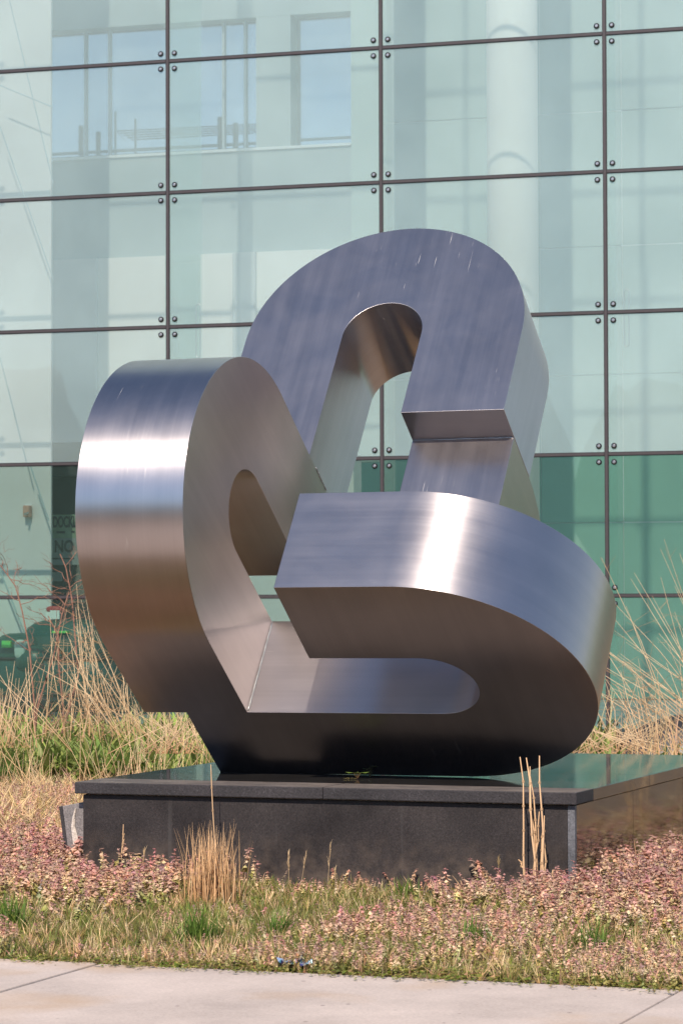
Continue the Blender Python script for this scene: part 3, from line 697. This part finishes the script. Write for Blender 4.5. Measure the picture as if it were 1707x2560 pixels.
class Proto:
    def __init__(s): s.v, s.f, s.c = [], [], []
    def quad(s, pts, cols):
        o = len(s.v); s.v += [list(p) for p in pts]; s.c += [list(c) for c in cols]; s.f.append([o, o+1, o+2, o+3])
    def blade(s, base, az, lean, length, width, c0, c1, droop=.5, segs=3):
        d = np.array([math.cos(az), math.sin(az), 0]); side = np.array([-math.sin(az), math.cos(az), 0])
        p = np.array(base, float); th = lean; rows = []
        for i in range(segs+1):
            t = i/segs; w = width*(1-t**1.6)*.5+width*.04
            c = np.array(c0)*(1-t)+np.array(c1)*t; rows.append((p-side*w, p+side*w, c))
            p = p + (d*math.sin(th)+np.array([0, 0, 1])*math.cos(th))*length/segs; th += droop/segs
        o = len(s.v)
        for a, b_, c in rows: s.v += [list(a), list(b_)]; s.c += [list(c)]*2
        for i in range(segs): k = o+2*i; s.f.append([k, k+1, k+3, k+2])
    def stick(s, a, b_, r, c0, c1, r2=None):
        a, b_ = np.array(a, float), np.array(b_, float); t = b_-a; t /= np.linalg.norm(t)+1e-9
        e1 = np.cross(t, [0, 0, 1] if abs(t[2]) < .9 else [1, 0, 0]); e1 /= np.linalg.norm(e1); e2 = np.cross(t, e1); o = len(s.v)
        if r2 is None: r2 = r*.6
        for q, rr, c in ((a, r, c0), (b_, r2, c1)):
            for k in range(3):
                an = 2*math.pi*k/3; s.v.append(list(q+(e1*math.cos(an)+e2*math.sin(an))*rr)); s.c.append(list(c))
        for k in range(3): k2 = (k+1) % 3; s.f.append([o+k, o+k2, o+3+k2, o+3+k])
    def leaf(s, base, az, pitch, L, Wd, c, fold=.25, c2=None):
        d = np.array([math.cos(az)*math.cos(pitch), math.sin(az)*math.cos(pitch), math.sin(pitch)])
        side = np.array([-math.sin(az), math.cos(az), 0]); upv = np.cross(d, side)
        b0 = np.array(base, float); m = b0+d*L*.5; c2 = c if c2 is None else c2
        s.quad([b0, m+side*Wd*.5-upv*Wd*fold, b0+d*L-upv*Wd*.15, m-side*Wd*.5-upv*Wd*fold], [c, c, c2, c2])
    def arr(s): return np.array(s.v), np.array(s.f), np.array(s.c)
def scatter(name, protos, pos, scale, tint, mat, yaw=None, tilt=.12):
    """many small plants joined into ONE stuff mesh"""
    n = len(pos); yaw = rng.uniform(0, 2*math.pi, n) if yaw is None else yaw
    which = rng.integers(0, len(protos), n); Vs, Fs, Cs, off = [], [], [], 0
    tx_, ty_ = rng.normal(0, tilt, n), rng.normal(0, tilt, n)
    for k, pr in enumerate(protos):
        idx = np.where(which == k)[0]
        if not len(idx): continue
        v, f, c = pr.arr(); sc = scale[idx][:, None, None]; cy, sy = np.cos(yaw[idx])[:, None], np.sin(yaw[idx])[:, None]
        x = v[None, :, 0]*cy - v[None, :, 1]*sy; y = v[None, :, 0]*sy + v[None, :, 1]*cy; z = np.repeat(v[None, :, 2], len(idx), 0)
        x = x + z*tx_[idx][:, None]; y = y + z*ty_[idx][:, None]
        P = np.stack([x, y, z], -1)*sc + pos[idx][:, None, :]
        Cc = c[None]*tint[idx][:, None, :]
        nv = len(v); F = f[None]+(np.arange(len(idx))*nv)[:, None, None]+off
        Vs.append(P.reshape(-1, 3)); Fs.append(F.reshape(-1, 4)); Cs.append(Cc.reshape(-1, 3)); off += nv*len(idx)
    return col_mesh(name, np.concatenate(Vs), np.concatenate(Fs), np.concatenate(Cs), mat)
def vnoise(x, y, s, seed=0):
    """smooth value noise for patchiness"""
    r = np.random.default_rng(seed).random((64, 64)); x, y = np.asarray(x)*s+100, np.asarray(y)*s+100
    xi, yi = np.floor(x).astype(int), np.floor(y).astype(int); fx, fy = x-xi, y-yi; fx, fy = fx*fx*(3-2*fx), fy*fy*(3-2*fy)
    g = lambda a, b_: r[a % 64, b_ % 64]
    return (g(xi, yi)*(1-fx)+g(xi+1, yi)*fx)*(1-fy)+(g(xi, yi+1)*(1-fx)+g(xi+1, yi+1)*fx)*fy
def spots(n, n0, n1, side=None, edge=.03, keep=None):
    """random places in the bed: n0..n1 metres from the plinth front (plinth frame), inside and around the view"""
    out = []
    while sum(len(o) for o in out) < n:
        m = n*3; nn = rng.uniform(n0, n1, m); y0 = 16.0+nn*.94
        x = rng.uniform(-1, 1, m)*(y0*.165+.35); y = np.full(m, 0.0)
        # solve y so that the point has plinth depth nn
        y = PO[1]+(nn-(x-PO[0])*PN[0])/PN[1]
        u, q = to_pl(x, y); ok = (q > D_EDGE+edge*rng.uniform(.2, 2.2, m))
        ok &= ~((u > -.03) & (u < PW+.02) & (q > -.0) & (q < PD+.03))
        ok &= ~((u > 1.25) & (u < 2.3) & (q > -.5) & (q < 0) & (rng.random(m) < .6))
        f = (np.stack([x, y], -1)-FO)@FN; ok &= f < -.2
        if side == 'left': ok &= u < .2
        if side == 'right': ok &= u > PW-.2
        p = np.stack([x, y, np.zeros(m)], -1)[ok]
        if keep is not None: p = p[keep(p)]
        out.append(p)
    return np.concatenate(out)[:n]
def tints(n, lo=.75, hi=1.25, hue=.08):
    b = rng.uniform(lo, hi, (n, 1)); return b*(1+rng.normal(0, hue, (n, 3)))

# dead nettle: pairs of drooping leaves crowding to a purplish top
PURPLE, PINK, TAN, YGREEN = (.47, .265, .235), (.70, .49, .35), (.74, .58, .38), (.37, .36, .11)
def nettle(levels, spread, kind):
    p = Proto(); h = 1.0; p.stick((0, 0, 0), (0, 0, h), .018, (.25, .20, .06), (.32, .13, .12))
    for l in range(levels):
        t = l/(levels-1); z = h*(.22+.78*t**.8) if kind != 'bare' else h*(.45+.55*t); a0 = (l % 2)*math.pi/2+random.uniform(-.4, .4)
        L0 = spread*(1.0-.5*t)*random.uniform(.75, 1.25); z += random.uniform(-.03, .03)
        base = np.array(YGREEN)*(1-t)+np.array(TAN)*t if t < .35 else (np.array(TAN)*(1-(t-.35)/.3)+np.array(PINK)*((t-.35)/.3) if t < .65 else np.array(PINK)*(1-(t-.65)/.35)+np.array(PURPLE)*((t-.65)/.35))
        for k in range(4 if t > .4 else 3):
            if random.random() < .22: continue
            L = L0*random.uniform(.6, 1.45)
            a = a0+k*(math.pi/2 if t > .4 else 2*math.pi/3)+random.uniform(-.3, .3); c = base*random.uniform(.75, 1.25)
            p.leaf((0, 0, z), a, random.uniform(-1.0, -.1)+.35*t, L, L*.85, c, .28, c*np.array((1.12, 1.05, .95)))
    return p
nettles = [nettle(random.choice((9, 10, 11)), random.uniform(.13, .20), random.choice(('full', 'bare'))) for _ in range(26)]
# grass blades in little bunches
def bunch(nb, L, wd, c0, c1, lean=.5, droop=.6):
    p = Proto()
    for _ in range(nb):
        k = random.uniform(.7, 1.3); p.blade((random.gauss(0, .06)*L, random.gauss(0, .06)*L, 0), random.uniform(0, 6.28), abs(random.gauss(0, lean)), L*random.uniform(.55, 1.1), wd, np.array(c0)*k, np.array(c1)*k, random.uniform(.1, droop))
    return p
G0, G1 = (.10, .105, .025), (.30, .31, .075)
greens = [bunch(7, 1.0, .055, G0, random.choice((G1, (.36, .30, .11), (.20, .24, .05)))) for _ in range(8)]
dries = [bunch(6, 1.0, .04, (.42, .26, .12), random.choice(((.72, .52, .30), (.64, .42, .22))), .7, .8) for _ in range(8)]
clover = []
for _ in range(6):
    p = Proto()
    for _ in range(7):
        a = random.uniform(0, 6.28); b0 = (random.gauss(0, .3), random.gauss(0, .3), random.uniform(.1, .5)); c = np.array(random.choice(((.17, .22, .03), (.24, .27, .05), (.33, .29, .09), (.50, .34, .16))))*random.uniform(.7, 1.2)
        p.leaf(b0, a, random.uniform(-.3, .5), .42, .32, c)
    clover.append(p)

def hump(p):                                  # the bed is taller in clumps
    return .55+.9*vnoise(p[:, 0], p[:, 1], 1.5, 3)
def front_scale(p):
    u, q = to_pl(p[:, 0], p[:, 1]); return u, q
# low greenery mat everywhere in front
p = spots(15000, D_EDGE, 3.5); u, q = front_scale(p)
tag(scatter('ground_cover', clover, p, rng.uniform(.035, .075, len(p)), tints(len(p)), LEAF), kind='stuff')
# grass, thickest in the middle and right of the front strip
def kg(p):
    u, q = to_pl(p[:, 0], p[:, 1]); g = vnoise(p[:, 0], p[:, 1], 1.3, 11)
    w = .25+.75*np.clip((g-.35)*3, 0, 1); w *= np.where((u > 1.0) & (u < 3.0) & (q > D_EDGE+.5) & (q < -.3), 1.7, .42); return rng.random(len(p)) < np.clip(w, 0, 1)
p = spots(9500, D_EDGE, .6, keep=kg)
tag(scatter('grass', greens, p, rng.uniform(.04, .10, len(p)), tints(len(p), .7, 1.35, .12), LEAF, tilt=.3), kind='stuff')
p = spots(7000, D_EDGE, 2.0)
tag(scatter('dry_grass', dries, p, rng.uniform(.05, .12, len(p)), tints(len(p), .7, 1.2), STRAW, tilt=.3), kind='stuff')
# dead nettles: dense left and along the plinth and right, thinner in the green middle
def kn(p):
    u, q = to_pl(p[:, 0], p[:, 1]); g = vnoise(p[:, 0], p[:, 1], 1.6, 5)
    mid = (u > 1.15) & (u < 2.35) & (q > D_EDGE+.25)
    w = np.where(mid, .24, .9)*np.clip((g-.24)*3.4, .10, 1); w = np.where(q > -.75, w*1.6, w); return rng.random(len(p)) < np.clip(w, 0, 1)
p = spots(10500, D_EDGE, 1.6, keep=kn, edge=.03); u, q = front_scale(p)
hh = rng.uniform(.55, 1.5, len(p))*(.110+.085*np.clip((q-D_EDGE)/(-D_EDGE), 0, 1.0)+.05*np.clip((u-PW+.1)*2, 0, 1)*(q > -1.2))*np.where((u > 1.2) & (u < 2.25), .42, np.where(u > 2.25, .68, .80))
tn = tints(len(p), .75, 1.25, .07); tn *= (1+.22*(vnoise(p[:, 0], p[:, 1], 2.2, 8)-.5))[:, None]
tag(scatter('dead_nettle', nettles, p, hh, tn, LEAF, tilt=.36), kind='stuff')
p = spots(420, D_EDGE, D_EDGE+.02, edge=-.0); back = np.abs(rng.normal(0, .07, len(p)))[:, None]
p[:, :2] -= PN[None]*back; p[:, 2] = .016
tag(scatter('leaf_litter', clover, p, rng.uniform(.012, .05, len(p)), tints(len(p), .6, 1.2), LEAF), kind='stuff')
# bed left of and behind the plinth: nettles thin out, straw litter, then leafy greens by the glass
p = spots(4200, 1.6, 6.0); tag(scatter('dead_nettle', nettles, p, rng.uniform(.09, .15, len(p)), tints(len(p)), LEAF, tilt=.3), kind='stuff')
p = spots(5000, .8, 8.0); tag(scatter('straw_litter', dries, p, rng.uniform(.10, .24, len(p)), tints(len(p), .75, 1.3), STRAW, tilt=.9), kind='stuff')
def broad():
    q = Proto()
    for _ in range(9):
        k = random.uniform(.7, 1.25); q.blade((random.gauss(0, .12), random.gauss(0, .12), 0), random.uniform(0, 6.28), random.uniform(.1, .8), random.uniform(.6, 1.1), .17, np.array((.08, .10, .025))*k, np.array((.25, .29, .075))*k, .9, 4)
    return q
broads = [broad() for _ in range(6)]
p = spots(2300, 7.0, 14.4, keep=lambda p: (rng.random(len(p)) < np.clip((vnoise(p[:, 0], p[:, 1], .9, 21)-.25)*2.5, .05, 1)*np.where(p[:, 0] > .6, .12, 1)))
tag(scatter('leafy_weeds', broads, p, rng.uniform(.22, .46, len(p)), tints(len(p), .8, 1.5), LEAF), kind='stuff')
# upright dry stems behind the plinth
def stem(n):
    q = Proto()
    for _ in range(n):
        k = random.uniform(.8, 1.25); x, y = random.gauss(0, .10), random.gauss(0, .10); a, b_ = random.gauss(0, .16), random.gauss(0, .16); L = random.uniform(.5, 1.1)
        m = (x+a*L*.5, y+b_*L*.5, L*.5); e = (x+a*L*1.25, y+b_*L*1.25, L*.96)
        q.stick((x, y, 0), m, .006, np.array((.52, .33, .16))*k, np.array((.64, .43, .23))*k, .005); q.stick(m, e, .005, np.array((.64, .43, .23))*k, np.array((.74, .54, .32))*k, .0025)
    return q
stems = [stem(7) for _ in range(8)]
def kl(p):
    u, q = to_pl(p[:, 0], p[:, 1]); return (u < 1.9) | (u > PW+.3)
p = spots(210, 3.2, 13.0, keep=kl)
tag(scatter('dry_stems', stems, p, rng.uniform(.35, .75, len(p)), tints(len(p), .8, 1.25, .05), STRAW, tilt=.15), kind='stuff')

# ------------------------------------------------------------------ single plants
def plant(name, proto, loc, label, cat, group=None, mat=LEAF):
    v, f, c = proto.arr(); o = col_mesh(name, v, f, c, mat); o.location = loc; return tag(o, label, cat, group)
def tuft(n, L, wd, c0, c1, lean, droop, spread):
    q = Proto()
    for _ in range(n):
        k = random.uniform(.7, 1.3); q.blade((random.gauss(0, spread), random.gauss(0, spread), 0), random.uniform(0, 6.28), abs(random.gauss(0, lean)), L*random.uniform(.55, 1.1), wd, np.array(c0)*k, np.array(c1)*k, random.uniform(.1, droop), 4)
    return q
GT = 'green grass tufts in the front bed'
for (px, py, n, L, lab) in ((490, 2372, 130, .21, 'lush green grass tuft near the pavement below the dry clump'),
                            (700, 2352, 60, .15, 'small green grass tuft right of the lush one'),
                            (1185, 2385, 90, .18, 'loose green grass tuft before the middle of the plinth'),
                            (1490, 2392, 70, .18, 'green grass tuft toward the right corner of the bed'),
                            (30, 2330, 90, .20, 'dark green grass tuft at the left edge of the bed'),
                            (1015, 2255, 40, .14, 'thin green grass tuft touching the plinth front'),
                            (960, 2330, 46, .13, 'short green grass tuft in the middle of the bed')):
    plant('grass_tuft', tuft(n, L, .008, (.05, .085, .015), (.17, .27, .045), .38, .7, .035), at_z(px, py), lab, 'grass tuft', GT)
# clump of cut dry grass standing before the plinth
q = tuft(240, .40, .0055, (.40, .22, .10), (.68, .43, .23), .15, .3, .06)
for k in range(9):
    a = random.uniform(0, 6.28); q.blade((random.gauss(0, .05), random.gauss(0, .05), .1), a, random.uniform(.3, .7), random.uniform(.25, .36), .004, (.45, .28, .14), (.66, .46, .27), 1.0, 5)
d = at_z(525, 2268); plant('dry_grass_clump', q, d, 'clump of straw coloured cut grass standing before the plinth', 'dry grass', mat=STRAW)
# tall dry reeds
def at_front(px, py, n):                      # photo pixel -> point n metres before the plinth front (a vertical plane)
    d = ray(px, py); k = (PO@PN+n)/(d[:2]@PN); return Vector((d[0]*k, d[1]*k, EYE+d[2]*k))
def reed(parent, a, b_, n, r, name='stem'):
    A, B = at_front(*a, n), at_front(*b_, n); pr = Proto(); prev = A; K = 5; k = random.uniform(.85, 1.15)
    for i in range(1, K+1):
        t = i/K; nx_ = A.lerp(B, t)+Vector((random.gauss(0, .004), random.gauss(0, .004), 0)); c = np.array((.68, .44, .25))*k*(.9+.25*t)
        pr.stick(prev, nx_, r*(1-.45*(t-.2)), c*.9, c*1.1, r*(1-.5*t)*.9)
        if i < K: pr.stick(nx_-Vector((0, 0, .006)), nx_+Vector((0, 0, .006)), r*1.25, c*.65, c*.65, r*1.25)
        prev = nx_
    v, f, c = pr.arr(); return col_mesh(name, v, f, c, STRAW, parent)
rc = empty('dry_reed_clump', at_front(1340, 2255, -.22), 'sheaf of tall pale dry reeds before the right of the plinth', 'reeds')
for a, b_ in (((1310, 2200), (1302, 1893)), ((1338, 2215), (1317, 1895)), ((1340, 2190), (1323, 1917)), ((1345, 2215), (1331, 1941)), ((1362, 2225), (1345, 1890)), ((1366, 2230), (1360, 2040)), ((1330, 2210), (1349, 2030)), ((1318, 2190), (1297, 2150)), ((1352, 2225), (1357, 2060)), ((1378, 2225), (1384, 2175))):
    reed(rc, a, b_, -.22+random.uniform(-.05, .05), .0066)
rr = empty('tall_straw', at_front(533, 2160, -.2), 'single tall straw rising above the dry clump', 'straw', 'lone straws before the plinth')
reed(rr, (541, 2200), (528, 1912), -.2, .0045)
rr = empty('tall_straw', at_front(306, 2180, -.2), 'short lone straw before the left of the plinth', 'straw', 'lone straws before the plinth')
reed(rr, (305, 2185), (307, 2062), -.2, .004); reed(rr, (307, 2120), (310, 2085), -.2, .003)
# seed heads of grass against the dark stone
def seedhead(px, py, top, lab, col):
    A = at_front(px, py, -.25); B = at_front(px+random.uniform(-8, 14), top, -.25); q = Proto(); q.stick((0, 0, 0), B-A, .0022, np.array(col)*.8, col, .0012)
    for k in range(11):
        t = .5+.5*k/10; b0 = np.array(B-A)*t; q.blade(b0, random.uniform(0, 6.28), random.uniform(.15, .5), .035, .006, np.array(col)*.9, np.array(col)*1.15, .2, 2)
    plant('seed_head', q, A, lab, 'grass stalk', 'seeding grass stalks before the plinth', STRAW)
for px, py, top, lab, c in ((262, 2190, 2145, 'pale seed stalk leaning right before the plinth left end', (.5, .36, .2)), (352, 2210, 2128, 'branched pale seed stalk right of the short lone straw', (.45, .31, .17)),
                            (722, 2215, 2138, 'bushy seed stalk between the dry clump and the plinth middle', (.47, .33, .19)), (752, 2215, 2134, 'upright seed stalk beside the bushy one', (.46, .32, .19)),
                            (818, 2230, 2114, 'tallest seed stalk before the middle of the plinth', (.52, .37, .22)), (838, 2235, 2175, 'short seed stalk right of the tallest one', (.5, .36, .2)),
                            (895, 2250, 2205, 'low seed stalk among nettles before the plinth middle', (.45, .33, .17)), (1245, 2190, 2150, 'thin dark bent seed stalk left of the reeds', (.28, .2, .1))):
    seedhead(px, py, top, lab, c)
# little weed rooted in the joint of the plinth top
q = Proto()
for a, L in ((.2, .05), (2.9, .05), (1.5, .03), (4.4, .028), (5.3, .022)):
    q.stick((0, 0, 0), (math.cos(a)*.02, math.sin(a)*.02, .035), .0015, (.3, .14, .08), (.25, .2, .06)); q.leaf((math.cos(a)*.02, math.sin(a)*.02, .035), a, .15, L, L*.55, np.array((.17, .25, .05))*random.uniform(.8, 1.2))
for k in range(14):
    q.leaf((random.uniform(-.07, -.01), random.uniform(-.03, .03), .003), random.uniform(0, 6.28), .3, .015, .01, np.array((.2, .16, .06))*random.uniform(.6, 1.3))
plant('weed_sprout', q, at_z(893, 1948, PZ), 'tiny green weed sprouting on the plinth top', 'weed')
q = Proto()
for k in range(7):
    a = random.uniform(0, 6.28); q.stick((0, 0, 0), (math.cos(a)*.02, math.sin(a)*.02, random.uniform(.03, .07)), .0014, (.1, .09, .04), (.12, .11, .04)); q.leaf((math.cos(a)*.02, math.sin(a)*.02, random.uniform(.03, .07)), a, .2, .03, .02, (.07, .10, .03))
plant('weed_sprout', q, at_z(925, 1944, PZ), 'small dark weed in the shade under the steel bar', 'weed')
# crumpled wrapper by the paving
mb = MB(); w0 = at_z(735, 2432); vs = []
for j in range(6):
    for i in range(9):
        vs.append((w0[0]+(i-4)*.017+random.gauss(0, .006), w0[1]+j*.012+random.gauss(0, .008), .012+abs(random.gauss(.026, .011))))
mb.add(vs, [(j*9+i, j*9+i+1, (j+1)*9+i+1, (j+1)*9+i) for j in range(5) for i in range(8)])
m, t, out = new_mat('printed_foil'); b = nd(t, 'ShaderNodeBsdfPrincipled', Roughness=.2, Metallic=.6); vo = nd(t, 'ShaderNodeTexVoronoi', Scale=55.0); tc = nd(t, 'ShaderNodeTexCoord'); t.links.new(tc.outputs['Object'], vo.inputs['Vector'])
cr = nd(t, 'ShaderNodeValToRGB'); sp_ = nd(t, 'ShaderNodeSeparateColor'); t.links.new(vo.outputs['Color'], sp_.inputs[0]); t.links.new(sp_.outputs[0], cr.inputs[0])
for e, (ps, c) in zip(cr.color_ramp.elements, ((.2, (.05, .05, .14, 1)), (.8, (.55, .6, .7, 1)))): e.position = ps; e.color = c
for ps, c in ((.45, (.1, .12, .35, 1)), (.62, (.18, .5, .55, 1))): e = cr.color_ramp.elements.new(ps); e.color = c
t.links.new(cr.outputs[0], b.inputs['Base Color']); t.links.new(b.outputs[0], out.inputs[0])
tag(mb.build('crumpled_wrapper', m), 'crumpled blue and silver wrapper lying at the pavement edge', 'litter')
# stone slab leaning against the left of the plinth
slab = empty('leaning_slab', at_front(180, 2180, .10), 'grey granite slab leaning against the left end of the plinth', 'stone slab')
def slab_pt(px, py, n): return at_front(px, py, n)
def prism(name, quad, n0, n1, mat):
    a = [slab_pt(*p, n0) for p in quad]; off = Vector((PN[0], PN[1], 0))*(n1-n0); MB().add(a+[p+off for p in a], [(0, 1, 2, 3), (7, 6, 5, 4), (0, 4, 5, 1), (1, 5, 6, 2), (2, 6, 7, 3), (3, 7, 4, 0)]).build(name, mat, slab, bevel=.003)
prism('slab_body', ((156, 2016), (222, 2003), (226, 2200), (179, 2200)), .10, .62, GRAN_SLAB)
prism('slab_edge', ((147, 2017), (155.5, 2016), (178.5, 2200), (170, 2200)), .098, .62, GRAN_CAP)
mb = MB(); pts = [slab_pt(x, y, .094) for x, y in ((189, 2022), (184, 2045), (183, 2068), (188, 2095), (191, 2120), (193, 2150))]; mb.tube(pts, [.004, .008, .012, .018, .016, .008], 6); mb.build('broken_mortar', MORTAR, slab)
# bare twiggy shrub at the left
shrub = empty('bare_shrub', at_y(88, 1850, 26.5), 'leafless reddish twiggy shrub at the left before the glass', 'shrub')
def branch(mb, a, b_, r, depth):
    pts = [Vector(a)]; n = 5
    for i in range(1, n+1):
        pts.append(Vector(a).lerp(Vector(b_), i/n)+Vector((random.gauss(0, .012), random.gauss(0, .03), random.gauss(0, .008))))
    mb.tube(pts, [r*(1-.6*i/n) for i in range(n+1)], 4, False)
    if depth > 0:
        for k in range(7 if depth > 1 else 5):
            i = random.randint(1, n); p0 = pts[i]; d = (Vector(b_)-Vector(a)); L = d.length*random.uniform(.25, .5)
            dv = (d.normalized()+Vector((random.gauss(0, .8), random.gauss(0, .8), random.gauss(.1, .45)))).normalized(); branch(mb, p0, p0+dv*L, r*.5, depth-1)
def polyline(mb, pxs, y, r, depth, twigs):
    pts = [at_y(*p, y) for p in pxs]; mb.tube(pts, [r*(1-.55*i/(len(pts)-1)) for i in range(len(pts))], 5, False)
    for k in range(twigs):
        i = random.randint(1, len(pts)-1); p0 = pts[i].lerp(pts[i-1], random.random()); dv = Vector((random.gauss(0, .8), random.gauss(0, .6), random.gauss(.55, .5))).normalized()
        branch(mb, p0, p0+dv*random.uniform(.18, .5), r*.38, depth)
for pxs in ([(89, 1850), (86, 1765), (74, 1626), (56, 1531), (39, 1466), (0, 1412)], [(89, 1850), (92, 1772), (134, 1641), (155, 1537), (172, 1480)], [(92, 1850), (160, 1790), (146, 1660), (146, 1590), (120, 1540)], [(150, 1850), (196, 1690), (180, 1500), (165, 1420), (150, 1385)]):
    mb = MB(); polyline(mb, pxs, 26.5+random.uniform(-.3, .3), .010, 1, 11); mb.build('branch', BARK, shrub)
# stalks of tall dry grass leaning together left of the sculpture
def fan(name, label, items, y, mat=STRAW, twig=False):
    q = Proto(); base = at_y(items[0][0], items[0][1], y)
    for (x0, y0, x1, y1, r) in items:
        yy = y+random.uniform(-.4, .4); A, B = at_y(x0, y0, yy)-base, at_y(x1, y1, yy)-base; k = random.uniform(.75, 1.2); m = A.lerp(B, .55)+Vector((random.gauss(0, .02), 0, (B-A).length*random.uniform(0, .04)))
        c0, c1 = np.array((.50, .29, .14))*k, np.array((.74, .53, .32))*k
        q.stick(A, m, r, c0, c1, r*.8); q.stick(m, B, r*.8, c1, c1, r*.35)
        if twig:
            for _ in range(4):
                p0 = np.array(A.lerp(B, random.uniform(.35, .95))); d = np.array((random.gauss(0, .12), random.gauss(0, .08), random.uniform(-.02, .16))); q.stick(p0, p0+d, r*.4, c0*.9, c0, r*.2)
    return plant(name, q, base, label, 'dry grass', 'tall dry grasses behind the plinth', mat)
it = []
for k in range(9): it.append((238+random.gauss(0, 22), 1850, 200+random.gauss(0, 18), random.uniform(1430, 1640), .0042))
for k in range(20): it.append((255+random.gauss(0, 55), 1855, 235+random.gauss(0, 55), random.uniform(1560, 1790), .0045))
for k in range(12): it.append((330+random.gauss(0, 30), 1850, 200+random.gauss(0, 50), random.uniform(1560, 1700), .0042))
fan('tall_dry_grass', 'tall dry grass with tangled stalks beside the left steel loop', it, 25.5, twig=True)
it = [(60+random.gauss(0, 45), 1870, 40+random.gauss(0, 60), random.uniform(1640, 1800), .0042) for k in range(22)]+[(180, 1880, 0, 1700, .005), (200, 1900, 20, 1700, .004), (60, 1850, 64, 1670, .005)]
fan('tall_dry_grass', 'loose dry grass stalks at the left edge of the photo', it, 24.0)
it = [(430+random.gauss(0, 55), 1885, 440+random.gauss(0, 60), random.uniform(1760, 1830), .0042) for k in range(60)]
fan('tall_dry_grass', 'dense short straw stalks under the foot of the left loop', it, 22.5)
it = []
for k in range(40):
    bx = 1800+random.gauss(0, 60); a = random.uniform(.25, 1.12); L = random.uniform(210, 540); it.append((bx, 1865, bx-L*math.sin(a), 1865-L*math.cos(a), .0037))
for k in range(40):
    bx = 1630+random.gauss(0, 75); a = random.gauss(.25, .35); L = random.uniform(70, 240); it.append((bx, 1878, bx-L*math.sin(a), 1878-L*math.cos(a), .0042))
fan('tall_dry_grass', 'wide arching clump of dry grass right of the sculpture', it, 25.0, twig=True)
it = [(1560+random.gauss(0, 70), 1885, 1545+random.gauss(0, 80), random.uniform(1790, 1850), .0040) for k in range(46)]
fan('tall_dry_grass', 'short upright straws behind the right end of the plinth', it, 23.5)
it = [(random.uniform(-10, 330), 1850, 0, 0, .0036) for k in range(22)]
it = [(a, b_, a+random.gauss(0, 85), random.uniform(1520, 1790), r) for a, b_, c, d_, r in it]
fan('tall_dry_grass', 'thin criss-crossing dry stalks around the leafless shrub', it, 26.0, twig=True)
# dark crumpled sheet on the ground behind the grass at the right
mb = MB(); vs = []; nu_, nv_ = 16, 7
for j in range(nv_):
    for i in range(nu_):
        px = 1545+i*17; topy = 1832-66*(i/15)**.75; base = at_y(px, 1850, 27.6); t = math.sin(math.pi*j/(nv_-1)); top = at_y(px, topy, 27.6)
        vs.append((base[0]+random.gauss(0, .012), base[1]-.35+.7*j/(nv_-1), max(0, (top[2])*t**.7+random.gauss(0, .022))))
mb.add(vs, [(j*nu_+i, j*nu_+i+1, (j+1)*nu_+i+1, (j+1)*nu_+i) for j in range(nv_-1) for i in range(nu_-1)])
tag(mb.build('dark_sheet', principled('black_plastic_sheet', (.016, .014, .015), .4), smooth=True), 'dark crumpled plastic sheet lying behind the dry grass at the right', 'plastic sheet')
